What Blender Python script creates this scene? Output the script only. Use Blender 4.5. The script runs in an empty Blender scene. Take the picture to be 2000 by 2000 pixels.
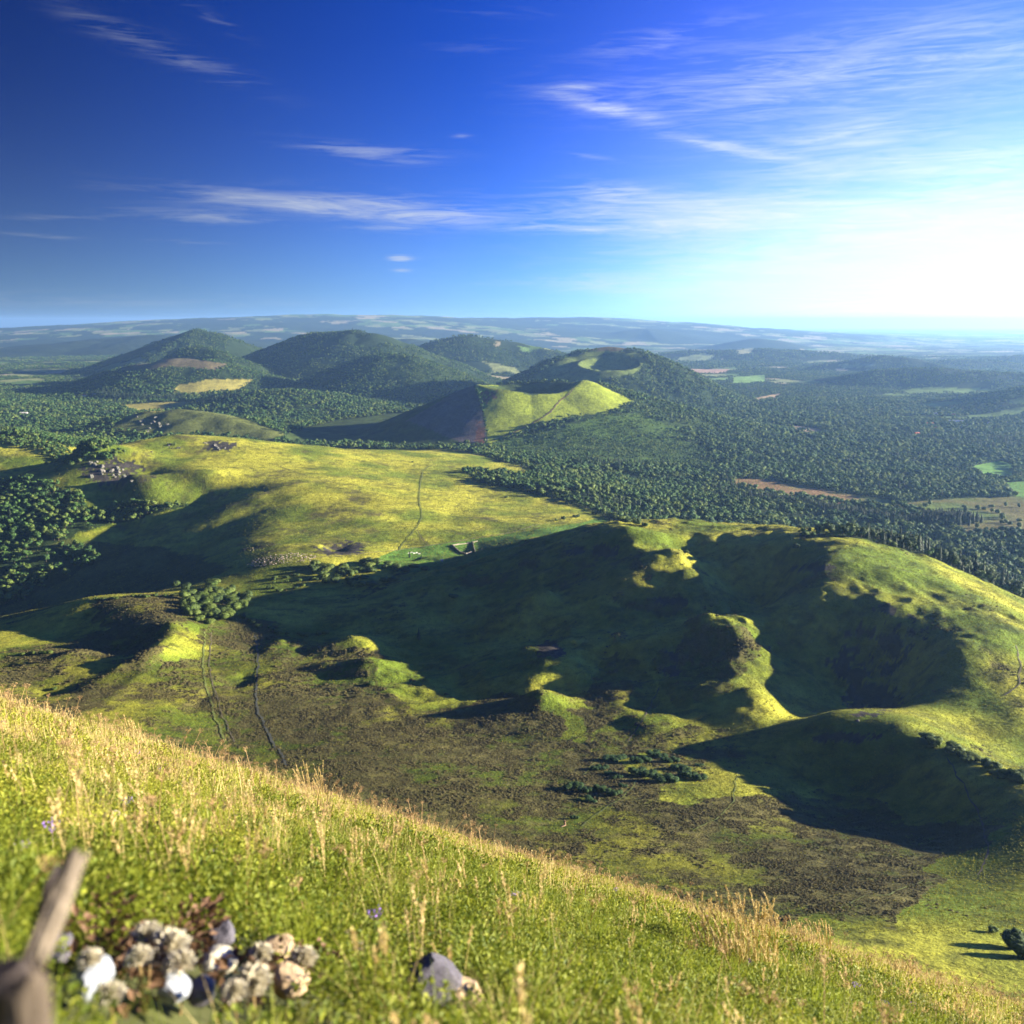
import bpy, bmesh, math, random
import numpy as np
from mathutils import Vector, Matrix
random.seed(7); np.random.seed(7)
S = bpy.context.scene
COL = S.collection

# ------------------------------------------------------------------ camera
PITCH = math.radians(11.74)
K = math.tan(math.radians(29.0))            # half width of the frame
cd = bpy.data.cameras.new('camera'); cam = bpy.data.objects.new('camera', cd); COL.objects.link(cam)
cam.location = (0, 0, 0); cam.rotation_euler = (math.radians(90) - PITCH, 0, 0)
cd.sensor_width = 36; cd.lens = 18 / K; cd.clip_start = 0.05; cd.clip_end = 200000
cd.dof.use_dof = True; cd.dof.focus_distance = 24; cd.dof.aperture_fstop = 1.35
S.camera = cam

cp, sp = math.cos(PITCH), math.sin(PITCH)
def ray(px, py):
    """direction through photo pixel (2000 wide) scaled to forward distance 1: x/y, z/y"""
    u = (px-1000)/1000*K; v = (1000-py)/1000*K
    d = cp + v*sp
    return u/d, (-sp + v*cp)/d

# ------------------------------------------------------------------ light
SUN_AZ, SUN_EL = math.radians(84), math.radians(11.2)     # azimuth clockwise from the view direction (+Y)
sund = Vector((math.sin(SUN_AZ)*math.cos(SUN_EL), math.cos(SUN_AZ)*math.cos(SUN_EL), math.sin(SUN_EL)))
ld = bpy.data.lights.new('sun', 'SUN'); sun = bpy.data.objects.new('sun', ld); COL.objects.link(sun)
ld.energy = 5.0; ld.angle = math.radians(0.53); ld.color = (1.0, 0.88, 0.66)
sun.rotation_euler = sund.to_track_quat('Z', 'Y').to_euler(); sun.location = (50, 0, 60)

SKY_GAMMA, SKY_TINT, SKY_STRENGTH = 1.5, (.020, .165, .35, 1), .05
CLOUD_LO, CLOUD_HI = 2.4, 5.8
W = bpy.data.worlds.new('World'); S.world = W; W.use_nodes = True
nt = W.node_tree; nd = nt.nodes; lk = nt.links
def node(t, tree=None, **kw):
    n = (tree or nt).nodes.new(t)
    for k, v in kw.items(): setattr(n, k, v)
    return n
def mathn(op, a, b=None, tree=None, clamp=False):
    tr = tree or nt; n = tr.nodes.new('ShaderNodeMath'); n.operation = op; n.use_clamp = clamp
    for i, v in enumerate((a, b)):
        if v is None: continue
        if isinstance(v, (int, float)): n.inputs[i].default_value = v
        else: tr.links.new(v, n.inputs[i])
    return n.outputs[0]
sky = node('ShaderNodeTexSky', sky_type='NISHITA', sun_disc=False, sun_elevation=SUN_EL, sun_rotation=SUN_AZ,
           altitude=1400, air_density=1.0, dust_density=0.35, ozone_density=6.0)
tc = node('ShaderNodeTexCoord')
sep = node('ShaderNodeSeparateXYZ'); lk.new(tc.outputs['Generated'], sep.inputs[0])
dx, dy, dz = sep.outputs
# film-like saturation and polariser: the blue deepens at right angles to the sun
gam = node('ShaderNodeGamma'); lk.new(sky.outputs[0], gam.inputs[0]); gam.inputs[1].default_value = SKY_GAMMA
tint = node('ShaderNodeMix', data_type='RGBA', blend_type='MULTIPLY'); tint.inputs[0].default_value = 1
lk.new(gam.outputs[0], tint.inputs[6]); tint.inputs[7].default_value = SKY_TINT
dot = node('ShaderNodeVectorMath', operation='DOT_PRODUCT'); lk.new(tc.outputs['Generated'], dot.inputs[0]); dot.inputs[1].default_value = sund
pol = node('ShaderNodeMapRange', interpolation_type='SMOOTHSTEP'); lk.new(dot.outputs['Value'], pol.inputs[0])
pol.inputs[1].default_value = -.45; pol.inputs[2].default_value = .75; pol.inputs[3].default_value = .22; pol.inputs[4].default_value = 2.6
scl = node('ShaderNodeVectorMath', operation='SCALE'); lk.new(tint.outputs[2], scl.inputs[0]); lk.new(pol.outputs[0], scl.inputs['Scale'])
# cirrus: streaks on a high plane, thick only in a few banks
cmb = node('ShaderNodeCombineXYZ'); az = mathn('ARCTAN2', dx, dy); el = mathn('ARCSINE', dz); lk.new(az, cmb.inputs[0]); lk.new(el, cmb.inputs[1])
def streaks(rot, sx, sy, sc, det, dist):
    mp = node('ShaderNodeMapping'); lk.new(cmb.outputs[0], mp.inputs[0]); mp.inputs['Rotation'].default_value = (0,0,math.radians(rot)); mp.inputs['Scale'].default_value = (sx, sy, 1)
    nz = node('ShaderNodeTexNoise'); lk.new(mp.outputs[0], nz.inputs[0]); nz.inputs['Scale'].default_value = sc; nz.inputs['Detail'].default_value = det; nz.inputs['Distortion'].default_value = dist; nz.inputs['Roughness'].default_value = .62
    return nz.outputs[0]
st1 = streaks(5, 6, 60, 1.0, 11, 1.3); st2 = streaks(-7, 10, 110, 1.0, 11, 2.0); st3 = streaks(3, 3, 9, 1.0, 4, .5)
sm = mathn('MULTIPLY', mathn('ADD', st1, st2), .5)
banks = None
def bank(px, py, wx, wy, amp, tilt=0):
    """a soft bank of cloud around one direction of the sky"""
    global banks
    s_, t_ = ray(px, py); a0 = math.atan(s_); e0 = math.atan2(t_, math.hypot(1, s_))
    p = K/1000*.88
    da = mathn('SUBTRACT', az, a0); de = mathn('SUBTRACT', el, e0)
    de = mathn('ADD', de, mathn('MULTIPLY', da, -math.tan(math.radians(tilt))))
    q = mathn('ADD', mathn('POWER', mathn('MULTIPLY', da, 1/(wx*p)), 2), mathn('POWER', mathn('MULTIPLY', de, 1/(wy*p)), 2))
    g = mathn('MULTIPLY', mathn('EXPONENT', mathn('MULTIPLY', q, -1)), amp)
    banks = mathn('ADD', g, banks) if banks is not None else g
for b_ in [(560,395,260,20,1.15,-3),(780,410,170,26,1.25,-5),(430,428,110,10,0.9,0),(760,447,90,7,0.8,0),(340,415,120,9,0.5,0),(780,505,26,7,1.5,0),(785,528,20,4,0.9,0),(690,300,130,14,0.8,-6),(760,292,120,10,0.6,-3),(300,90,170,20,0.75,-16),(420,40,60,12,0.4,-20),(100,425,120,6,0.55,3),(370,472,90,4,0.6,0),(60,460,90,5,0.5,-2),(1180,210,110,14,1.1,-12),(1130,168,60,8,0.9,0),(1290,75,150,22,0.55,8),(1500,150,350,60,0.6,4),(1750,200,380,110,0.52,0),(1900,60,200,60,0.25,-12),(1430,290,130,12,1.1,-12),(1650,270,160,22,0.9,3),(1850,320,240,40,0.8,0),(1180,370,90,16,0.7,-6),(1500,410,450,38,1.5,-2),(1150,447,120,8,1.0,-2),(1750,470,380,70,1.7,0),(1850,575,520,85,2.6,-2),(1300,560,300,20,.8,-2),(150,588,420,16,.55,0),(1950,400,200,70,1.0,0),(1280,440,260,20,0.9,0),(1620,330,250,16,0.7,-3),(900,265,20,5,0.7,0),(1150,305,60,5,0.5,-8),(980,25,90,8,0.3,0),(950,90,120,12,0.3,4)]:
    bank(*b_)
den = mathn('MULTIPLY', mathn('ADD', mathn('SUBTRACT', sm, .495), mathn('MULTIPLY', banks, .11)), 2.5, clamp=True)
den = mathn('MULTIPLY', mathn('MULTIPLY', den, mathn('MINIMUM', banks, 1.0)), mathn('ADD', mathn('MULTIPLY', st3, .8), .55), clamp=True)
cc = node('ShaderNodeVectorMath', operation='SCALE'); cc.inputs[0].default_value = (.86, .93, 1.0); 
cb = node('ShaderNodeMapRange'); lk.new(dot.outputs['Value'], cb.inputs[0]); cb.inputs[1].default_value = -.3; cb.inputs[2].default_value = .8; cb.inputs[3].default_value = CLOUD_LO; cb.inputs[4].default_value = CLOUD_HI
lk.new(cb.outputs[0], cc.inputs['Scale'])
# the pale band of air above the horizon, all the way round
gl = mathn('EXPONENT', mathn('DIVIDE', mathn('MULTIPLY', mathn('ABSOLUTE', el), -1), .075))
gs = node('ShaderNodeMapRange', interpolation_type='SMOOTHSTEP'); lk.new(dot.outputs['Value'], gs.inputs[0]); gs.inputs[1].default_value = -.45; gs.inputs[2].default_value = .62; gs.inputs[3].default_value = .62; gs.inputs[4].default_value = 1.9
gv = node('ShaderNodeVectorMath', operation='SCALE'); gv.inputs[0].default_value = (1.10, 1.6, 2.4); lk.new(mathn('MULTIPLY', gl, gs.outputs[0]), gv.inputs['Scale'])
gw = node('ShaderNodeMapRange', interpolation_type='SMOOTHSTEP'); lk.new(dot.outputs['Value'], gw.inputs[0]); gw.inputs[1].default_value = .08; gw.inputs[2].default_value = .72; gw.inputs[3].default_value = 0; gw.inputs[4].default_value = 6.5
gl2 = mathn('EXPONENT', mathn('DIVIDE', mathn('MULTIPLY', mathn('ABSOLUTE', el), -1), .12))
gv2 = node('ShaderNodeVectorMath', operation='SCALE'); gv2.inputs[0].default_value = (1.0, 1.0, .95); lk.new(mathn('MULTIPLY', gl2, gw.outputs[0]), gv2.inputs['Scale'])
gb = node('ShaderNodeVectorMath', operation='ADD'); lk.new(gv.outputs[0], gb.inputs[0]); lk.new(gv2.outputs[0], gb.inputs[1])
ga = node('ShaderNodeVectorMath', operation='ADD'); lk.new(scl.outputs[0], ga.inputs[0]); lk.new(gb.outputs[0], ga.inputs[1])
mx = node('ShaderNodeMix', data_type='RGBA'); lk.new(den, mx.inputs[0]); lk.new(ga.outputs[0], mx.inputs[6]); lk.new(cc.outputs[0], mx.inputs[7])
bg = nd['Background']; lk.new(mx.outputs[2], bg.inputs[0]); bg.inputs[1].default_value = SKY_STRENGTH

S.view_settings.view_transform = 'Standard'; S.view_settings.look = 'None'
S.view_settings.exposure = 2.3; S.view_settings.gamma = 1; S.view_settings.use_curve_mapping = False
S.cycles.max_bounces = 6; S.cycles.volume_bounces = 0; S.cycles.transparent_max_bounces = 12
S.cycles.diffuse_bounces = 3; S.cycles.glossy_bounces = 1; S.cycles.transmission_bounces = 3

# ------------------------------------------------------------------ helpers
def tag(o, label=None, cat=None, group=None, kind=None):
    if label: o['label'] = label
    if cat: o['category'] = cat
    if group: o['group'] = group
    if kind: o['kind'] = kind
    return o
def proj(x, y, z):
    f = y*cp - z*sp; up = y*sp + z*cp
    return 1000 + x/f/K*1000, 1000 - up/f/K*1000

def _hash(ix, iy, s):
    h = (ix.astype(np.int64)*374761393 + iy.astype(np.int64)*668265263 + s*1274126177) & 0x7fffffff
    h = ((h ^ (h >> 13))*1274126177) & 0x7fffffff
    return ((h ^ (h >> 16)) & 0xffff)/65535.0
def vnoise(x, y, s=0):
    x = np.asarray(x, float); y = np.asarray(y, float)
    ix = np.floor(x); iy = np.floor(y); fx = x-ix; fy = y-iy
    fx = fx*fx*fx*(fx*(fx*6-15)+10); fy = fy*fy*fy*(fy*(fy*6-15)+10)
    ix = ix.astype(np.int64); iy = iy.astype(np.int64)
    a = _hash(ix, iy, s); b = _hash(ix+1, iy, s); c = _hash(ix, iy+1, s); d = _hash(ix+1, iy+1, s)
    return (a*(1-fx)+b*fx)*(1-fy) + (c*(1-fx)+d*fx)*fy
def fbm(x, y, o=4, s=0, g=0.5):
    t = 0; a = 1; n = 0
    for i in range(o):
        t = t + a*(vnoise(x*2**i + 17.3*i, y*2**i - 9.1*i, s+i)-0.5)*2; n += a; a *= g
    return t/n
def smooth(a, b, x):
    t = np.clip((x-a)/(b-a), 0, 1); return t*t*(3-2*t)

# ------------------------------------------------------------------ terrain heights
# control points read off the photograph: pixel x, pixel y, and either the height below the eye (negative) or the distance
CP = []
def cpt(*pts):
    for px, py, q in pts:
        s, t = ray(px, py)
        D = q if q > 0 else q/t
        CP.append((s, D, t*D))
def raw(s, D, z): CP.append((s, D, z))
for s in (-1.3, -0.6, -0.3, 0, 0.3, 0.6, 1.3):
    for D, z in ((3700, -355), (5000, -350), (8000, -352), (14000, -400), (30000, -455), (70000, -640)):
        raw(s, D, z)
# right hand forest plain
cpt((1400,880,-352),(1700,900,-362),(2000,900,-366),(1300,960,-338),(1600,1000,-345),(1950,1000,-348),(1950,1080,-345),(1500,1040,-338),
    (1300,1010,-322),(1750,1080,-345),(2000,1150,-345),(1150,900,-335),(1250,850,-345),(1600,850,-362),(1900,830,-362),(1300,800,-350))
for s in (0.75, 1.0, 1.4): raw(s, 1400, -350); raw(s, 2400, -360); raw(s, 900, -330)
# left plain behind the meadow hill
raw(-.55,2900,-352); raw(-.4,2600,-345); raw(-.3,2500,-345); raw(-.2,2500,-345); raw(-.1,2600,-348); raw(0,2600,-348); raw(-.8,2700,-350)
raw(-.1,2350,-338); raw(-.25,2250,-325); raw(-.38,2250,-318)
# meadow hill
cpt((180,905,1710),(250,872,1820),(350,853,1900),(450,856,1950),(600,872,2000),(750,880,2100),(850,882,2150),(950,900,2050),(1050,930,1850),(1150,970,1600),
    (400,930,1600),(600,930,1620),(800,930,1750),(900,960,1600),(1000,1000,1450),(560,948,1540),(450,990,1490),(350,1030,1440),
    (450,1060,1290),(300,1085,1370),(150,1060,1560),(0,1050,1700),(0,950,1900),(100,955,1890),(200,1010,1680),(400,1095,1230),(650,1000,1400),(700,1060,1230),(850,1040,1300),
    (900,1080,1200),(1000,1035,1310),(0,858,2080),(80,868,2060),(150,885,2050),(0,905,1980),(60,915,1960),(-250,850,2080),(-250,950,1750),(-300,1100,-430),
    (1100,1000,1460),(300,930,1650),(400,970,1560),(500,930,1630),(450,900,1760),(350,890,1790),(250,890,1740),(230,940,1620),(560,900,1790),(1230,1005,1500))
# bushes, sheep flat and the dark valley on the left
cpt((320,1140,1180),(100,1180,1250),(0,1210,1200),(0,1130,1460),(-300,1200,-420),(200,1120,1330),(360,1120,1190),(600,1130,1050),(450,1160,-303),(700,1170,965),(800,1120,1050),(550,1090,1120),(650,1090,1125))
# near ridges on the left
cpt((180,1173,-286),(320,1167,-287),(430,1180,-292),(600,1205,-296),(650,1230,-297),(500,1220,-292),(560,1180,-298),
    (0,1285,-283),(100,1278,-281),(-300,1290,-283),(250,1260,-286),(350,1217,-276),(290,1290,-271),(200,1365,-262),(120,1230,-300),(0,1240,-302),
    (410,1235,-288),(405,1300,-281),(430,1400,-268),(300,1400,-262),(500,1300,-281),(560,1345,-275),(480,1420,-265),(550,1500,-250),(100,1340,-270),(0,1330,-272),(-300,1400,-256))
# valley floor below
cpt((700,1400,-266),(1000,1440,-260),(850,1390,-269),(1100,1600,-236),(1250,1500,-248),(900,1560,-238),(700,1500,-247),(1300,1640,-226),(1500,1700,-214),(1700,1750,-198),
    (1500,1550,-243),(1400,1450,-255),(1700,1640,-228),(1800,1700,-212),(1950,1800,-190),(1950,1700,-207),(2200,1800,-190),(2000,1900,-170),(2300,1600,-220))
# the big near hill: skyline, west face, hollows and ridges
cpt((1150,1030,-225),(1270,1040,-215),(1400,1053,-217),(1500,1073,-214),(1590,1094,-207),(1680,1118,-211),(1750,1140,-214),(1850,1186,-219),(1950,1234,-222),(2080,1300,-238),(2300,1400,-264),
    (1660,1172,-219),(1740,1235,-231),(1840,1290,-232),(1885,1360,-240),(1950,1300,-231),(2000,1400,-240),
    (1000,1064,-252),(900,1100,-266),(800,1140,-281),(700,1190,-289),
    (1500,1180,-250),(1560,1290,-254),(1700,1300,-253),(1620,1380,-266),(1450,1335,-268),(1400,1180,-256),(1300,1150,-246),(1200,1120,-247),(1000,1160,-270),(900,1210,-282),
    (800,1260,-286),(1000,1270,-277),(860,1330,-280),(1150,1190,-262),(1060,1110,-252),(1760,1370,-262),(1900,1430,-243),(2000,1500,-240),(960,1350,-282),(1130,1320,-275))
cpt((1380,1212,-242),(1440,1265,-245),(1330,1250,-244),(1200,1243,-253),(1420,1330,-248),(1500,1420,-253),(1200,1070,-224),(1270,1090,-222),(1130,1060,-231),(1310,1112,-229),(1350,1078,-223),(1080,1085,-243),(1230,1310,-260),(1300,1380,-260),(1180,1430,-258),(1050,1375,-262),(1330,1440,-256),(1540,1400,-262))
# low ridge at the right edge of the valley
cpt((1620,1403,-234),(1750,1432,-229),(1830,1475,-226),(1900,1512,-222),(1990,1562,-215),(2100,1640,-205),
    (1600,1490,-249),(1700,1520,-247),(1800,1570,-238),(1880,1610,-229),(1530,1480,-249),(1950,1480,-240))
CP = np.array(CP)
def tps_kernel(r2): return 0.5*r2*np.log(r2+1e-12)
CPX = CP[:,0]; CPY = np.log(CP[:,1])
_n = len(CP)
A = tps_kernel((CPX[:,None]-CPX)**2 + (CPY[:,None]-CPY)**2) + np.eye(_n)*1e-5
Pm = np.c_[np.ones(_n), CPX, CPY]
M_ = np.block([[A, Pm],[Pm.T, np.zeros((3,3))]])
SOL = np.linalg.solve(M_, np.r_[CP[:,2]/CP[:,1]**0.5, 0,0,0])      # heights solved relative to the root of the distance
def base_h(x, y):
    s = x/y; l = np.log(y); out = np.empty(s.shape)
    fs, fl, fo = s.ravel(), l.ravel(), out.ravel()
    for i in range(0, fs.size, 40000):
        a = fs[i:i+40000]; b = fl[i:i+40000]
        r2 = (a[:,None]-CPX)**2 + (b[:,None]-CPY)**2
        fo[i:i+40000] = tps_kernel(r2) @ SOL[:_n] + SOL[_n] + SOL[_n+1]*a + SOL[_n+2]*b
    return fo.reshape(s.shape)*np.exp(l*0.5)

def W3(px, py, q):
    s, t = ray(px, py); D = q if q > 0 else q/t
    return (s*D, D, t*D)
# ridged hills: crest lines with a slope and a rounded top, joined to the land by a smooth maximum
HILLS = []
def hill(name, crest, slope, r, k, crater=None, rough=0.06, foot=None):
    HILLS.append(dict(name=name, crest=[W3(*c) for c in crest], slope=slope, r=r, k=k, crater=crater, rough=rough, foot=foot))
hill('far', [(380,621,21000),(470,620,20500),(570,615,20000),(680,614,20000),(800,617,20500),(900,621,21000),(1000,621,21500),(1130,620,22000),(1180,627,22000),(1300,631,22000)], .065, 500, 40)
hill('far', [(250,636,26000),(150,639,26000),(0,643,26000),(-200,648,26000)], .03, 900, 60)
hill('far', [(900,633,27000),(960,629,27000),(1060,634,27000)], .05, 500, 40)
hill('far', [(1170,644,24000),(1250,634,25000),(1330,640,26000),(1420,650,26000)], .05, 500, 40)
hill('far', [(1220,655,16500),(1262,642,16500),(1310,653,16000),(1370,668,15500)], .16, 200, 30)
hill('far', [(1410,674,13500),(1445,665,13500),(1480,660,13000),(1505,664,13000),(1545,678,12500)], .22, 120, 20)
hill('far', [(1560,668,26000),(1640,662,26000),(1760,672,26000)], .05, 500, 30)
hill('far', [(1800,709,7300),(1890,702,7300),(1930,706,7300)], .12, 80, 15)
hill('far', [(1930,711,7900),(1985,695,7900),(2080,690,7900),(2200,700,7900)], .18, 100, 15)
hill('far', [(480,672,12500),(510,666,12500),(560,672,12500)], .15, 150, 25)
hill('far', [(760,668,10500),(800,662,10500),(830,668,10500)], .2, 150, 25)
hill('wooded_hill', [(170,668,11500),(230,660,11500),(300,654,11500)], .10, 200, 25)
hill('wooded_hill', [(1360,684,9000),(1500,682,8700),(1600,688,8500),(1690,694,8300)], .13, 80, 14)
hill('wooded_hill', [(1630,707,6700),(1700,698,6700),(1722,694,6700),(1780,700,6600),(1840,716,6400)], .32, 40, 12)
hill('wooded_hill', [(1545,750,5400),(1640,734,5300),(1740,720,5200),(1840,719,5100),(1920,726,5000),(2050,733,4900),(2200,738,4800)], .27, 60, 14)
hill('wooded_hill', [(1900,790,4000),(1990,768,3900),(2100,750,3850),(2250,743,3800)], .2, 80, 16)
for cr, sl, rr in (([(1372,1213,-241),(1410,1235,-242),(1442,1266,-243),(1418,1325,-246),(1455,1380,-249),(1495,1418,-251)], .36, 13), ([(1170,1246,-252),(1260,1241,-248),(1340,1251,-245)], .42, 6),
                   ([(350,1216,-275),(312,1262,-271),(262,1330,-267),(200,1378,-263)], .45, 5), ([(640,1262,-282),(690,1246,-277)], .38, 9), ([(645,1297,-276),(712,1285,-270)], .38, 9), ([(575,1254,-287),(535,1300,-280)], .36, 6),
                   ([(1065,1272,-256),(1085,1266,-253.5),(1112,1264,-252.5)], .34, 6), ([(1052,1158,-249),(1070,1157,-248)], .55, 2), ([(1105,1060,-230),(1150,1050,-226)], .5, 6), ([(1185,1047,-222),(1262,1052,-217),(1280,1085,-218)], .4, 8), ([(1290,1112,-225),(1335,1109,-222)], .5, 5), ([(150,1283,-282),(60,1277,-281),(-60,1280,-281)], .4, 5),
                   ([(1235,1330,-257),(1215,1375,-257)], .32, 9), ([(180,1172,-284),(260,1169,-284),(330,1166,-285)], .3, 6)):
    hill('near_hill', cr, sl, rr, 4, rough=.05)
hill('far_volcano', [(345,655,6500),(385,642,6500),(410,648,6480)], .38, 25, 30)
hill('far_volcano', [(575,664,5750),(615,649,5700),(650,650,5650),(690,645,5600),(725,650,5550)], .38, 40, 28)
hill('far_volcano', [(890,657,6600),(915,656,6600),(1000,667,6600),(1060,680,6500)], .32, 40, 22)
hill('far_volcano', [(735,693,4700),(760,690,4650),(800,696,4600)], .40, 50, 26)
hill('rocky_knob', [(372,682,5200),(385,675,5200),(400,680,5150),(425,686,5100)], .42, 25, 15, rough=.15)
hill('brown_hill', [(240,722,4850),(275,712,4800),(310,708,4750),(345,700,4700),(400,703,4700),(440,718,4650)], .32, 60, 30)
hill('domed_hill', [(430,780,3950),(490,766,3950),(560,763,3900),(620,770,3900),(680,790,3850)], .2, 60, 20)
hill('rocky_hill', [(265,812,2950),(300,803,2950),(350,798,2950),(400,802,2900),(450,813,2850),(510,838,2750),(550,858,2650)], .34, 40, 25, rough=.1)
hill('meadow_hill', [(205,893,1735),(250,871,1820),(300,859,1870),(350,853,1900),(450,856,1950),(600,872,2000)], .30, 40, 8, rough=.03)
hill('grass_plateau', [(-200,850,2080),(0,858,2080),(80,868,2060),(130,880,2050)], .30, 40, 8, rough=.03)
hill('meadow_hill', [(575,948,1540),(520,962,1515),(450,988,1490),(350,1030,1440)], .30, 25, 6, rough=.03)
hill('dome_volcano', [(1105,697,4250),(1140,684,4330),(1190,678,4350),(1235,682,4280),(1262,694,4200)], .52, 70, 30, crater=(W3(1190,709,4080), 135, 42, -186))
hill('crater_volcano', [(1140,746,2950)], .50, 25, 40)
def seg_h(h, x, y):
    best = np.full(x.shape, -1e9)
    c = h['crest']
    if len(c) == 1: c = [c[0], (c[0][0]+1, c[0][1], c[0][2])]
    for (ax, ay, az), (bx, by, bz) in zip(c[:-1], c[1:]):
        dx, dy = bx-ax, by-ay; L2 = dx*dx+dy*dy
        t = np.clip(((x-ax)*dx+(y-ay)*dy)/L2, 0, 1)
        d = np.hypot(x-ax-t*dx, y-ay-t*dy)
        z = az+(bz-az)*t - h['slope']*(np.sqrt(d*d+h['r']**2)-h['r'])
        best = np.maximum(best, z)
    return best
def reach(h, x, y):
    c = np.array(h['crest']); d = (60 if h['name'] == 'near_hill' else 170 if h['name'] in ('meadow_hill', 'grass_plateau') else 520)/h['slope'] + h['r']
    if h['crater'] is not None: d += 300
    return (x > c[:,0].min()-d) & (x < c[:,0].max()+d) & (y > c[:,1].min()-d) & (y < c[:,1].max()+d)
def smax(a, b, k):
    m = np.clip(0.5+0.5*(a-b)/k, 0, 1)
    return b*(1-m)+a*m + k*m*(1-m)
# the grass crater in the middle: centre, rim heights by direction
CRC = (np.array(W3(1035, 757, 2990))[:2]); CRR = 165.0
def crater_cone(x, y):
    dx = x-CRC[0]; dy = y-CRC[1]; d = np.hypot(dx, dy); a = np.arctan2(dy, dx)
    # direction 0 = right, +90 deg = away, -90 deg = towards the camera
    ang = np.radians([-180,-150,-120,-90,-60,-30,0,30,60,90,120,150,180])
    rim = np.interp(a, ang, [-202,-203,-209,-221,-221,-209,-196,-200,-205,-209,-213,-211,-202])
    R = np.interp(a, ang, [165,160,150,145,155,170,178,170,165,165,165,165,165])
    k = np.where(a < 0, 1, 1)
    sl = np.interp(a, ang, [.40,.42,.46,.47,.44,.36,.27,.27,.32,.4,.42,.4,.40])
    out = rim - sl*(np.sqrt((d-R)**2+14**2)-14)
    inn = rim - .55*(np.sqrt((d-R)**2+10**2)-10)
    inn = np.maximum(inn, -285)
    fl = 0.0
    return np.where(d > R, out, inn)
# small mounds and hollows of the near hill: pixel x, y, distance or height, rise, radius across, radius along, turn
BUMPS = []
def bump(px, py, h, rx, ry, rot=0):
    s, t = ray(px, py); D = np.exp(np.linspace(math.log(250), math.log(2500), 260))
    d = D[np.nonzero(base_h(s*D, D) >= t*D)[0][0]]
    BUMPS.append((s*d, d, h*(.85 if h > 0 else .55), rx*1.2, ry*1.2, math.radians(rot)))
for b in ((1125,1062,6,16,12),(1250,1058,9,28,22),(1190,1062,-5,18,14),(1160,1085,4,16,12),(1310,1112,8,22,12),(1350,1075,-9,34,22),(1440,1085,-4,30,14),(1060,1155,5,11,7),(1090,1268,4,16,13),
          (1150,1310,-5,20,16),(1100,1330,-5,16,14),(760,1300,-6,22,20),(660,1070,-13,15,20),(620,1070,5,12,12),
          (1375,1218,9,12,12),(1445,1270,8,13,22,20),(1280,1420,6,14,20),(1060,1375,11,13,14),(990,1345,-7,24,18),(1480,1390,6,10,20),
          (1700,1275,-14,20,16),(1640,1220,-6,18,14),(1685,1330,5,4,9),(1560,1240,-5,20,16),(1530,1130,-5,24,24),(1740,1150,-4,10,12),
          (335,1240,8,9,10),(290,1290,8,8,26,-20),(220,1265,-10,18,18),(105,1345,-9,14,14),(150,1280,5,9,18),(470,1330,-9,9,18),(540,1270,7,8,22),(620,1340,-4,12,16),(400,1360,-3,5,30),(0,1300,-8,16,12),
          (1000,980,-3,40,30),(700,1010,4,40,30),(880,1000,-4,24,50),(950,1020,4,30,20)):
    bump(*b)
def fore_h(x, y):
    """the mountain flank the camera stands on"""
    yy = np.maximum(y, -40)
    z = -1.45 - .545*yy - .335*x - np.where(yy > 0, yy*yy/620, 0)
    return z + .22*fbm(x/3.1, y/3.1, 3, 51) + .10*fbm(x/.9, y/.9, 2, 57)
def H0(x, y):
    z = base_h(x, y)
    far = smooth(1500, 6000, y)
    for h in HILLS:
        nr_ = reach(h, x, y)
        if not nr_.any(): continue
        z_full = z; X_, Y_ = x, y; x = x[nr_]; y = y[nr_]; z = z[nr_]
        b = seg_h(h, x, y)
        wd = (h['r']+60)*1.5
        b = b + h['rough']*wd*fbm(x/wd, y/wd, 3, 5)*.6
        if h['crater'] is not None:
            (cx, cy, cz), R, dep, rimz = h['crater']
            d = np.hypot(x-cx, y-cy)
            plane = rimz + .17*(y-cy)
            bowl = plane - dep*(1-np.clip(d/R, 0, 1)**2.2)
            b = np.where(d < R, bowl, smax(b, plane-.45*(d-R), 6))
        z_full[nr_] = smax(b, z, h['k']); z = z_full; x, y = X_, Y_
    z = smax(crater_cone(x, y), z, 30)
    for (bx, by, h, rx, ry, r) in BUMPS:
        m = (abs(x-bx) < 3.4*max(rx,ry)) & (abs(y-by) < 3.4*max(rx,ry))
        if not m.any(): continue
        dx = x[m]-bx; dy = y[m]-by; c, s = math.cos(r), math.sin(r)
        q = min(rx, ry)*1.3; dx = dx + q*.35*fbm(x[m]/q, y[m]/q, 2, 71); dy = dy + q*.35*fbm(x[m]/q, y[m]/q, 2, 77)
        a = (dx*c+dy*s)/rx; b = (-dx*s+dy*c)/ry
        z[m] += h*np.exp(-(a*a+b*b))
    n1 = fbm(x/140, y/140, 5, 3); n2 = fbm(x/22, y/22, 4, 9)
    n3 = fbm(x/48, y/48, 3, 31); z = z + n3*3.4*smooth(480, 620, y)*smooth(-.25,-.1,x/y)*(1-smooth(1100, 1500, y))
    n5 = 1-2*np.abs(fbm(x/34+.3*n3, y/34, 3, 37)); z = z + (n5-.6)*2.3*smooth(520, 660, y)*smooth(-.28,-.12,x/y)*(1-smooth(1050, 1250, y))
    z = z + n1*(2.0+4*far)*smooth(150, 600, y) + n2*(.35+.3*far)*smooth(120, 500, y)
    z = z + far*smooth(6000, 20000, y)*30*fbm(x/2600, y/2600, 5, 13)
    return z
def H_exact(x, y):
    f = fore_h(x, y)
    yy = np.maximum(y, 60.0)
    b = H0(x, yy)
    b = np.where(y < 60, -1e4, b)
    w = smooth(60, 140, y)
    return np.where(y < 140, f*(1-w)+smax(f, np.maximum(b, -1e4), 12)*w, smax(f, b, 12))

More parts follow.
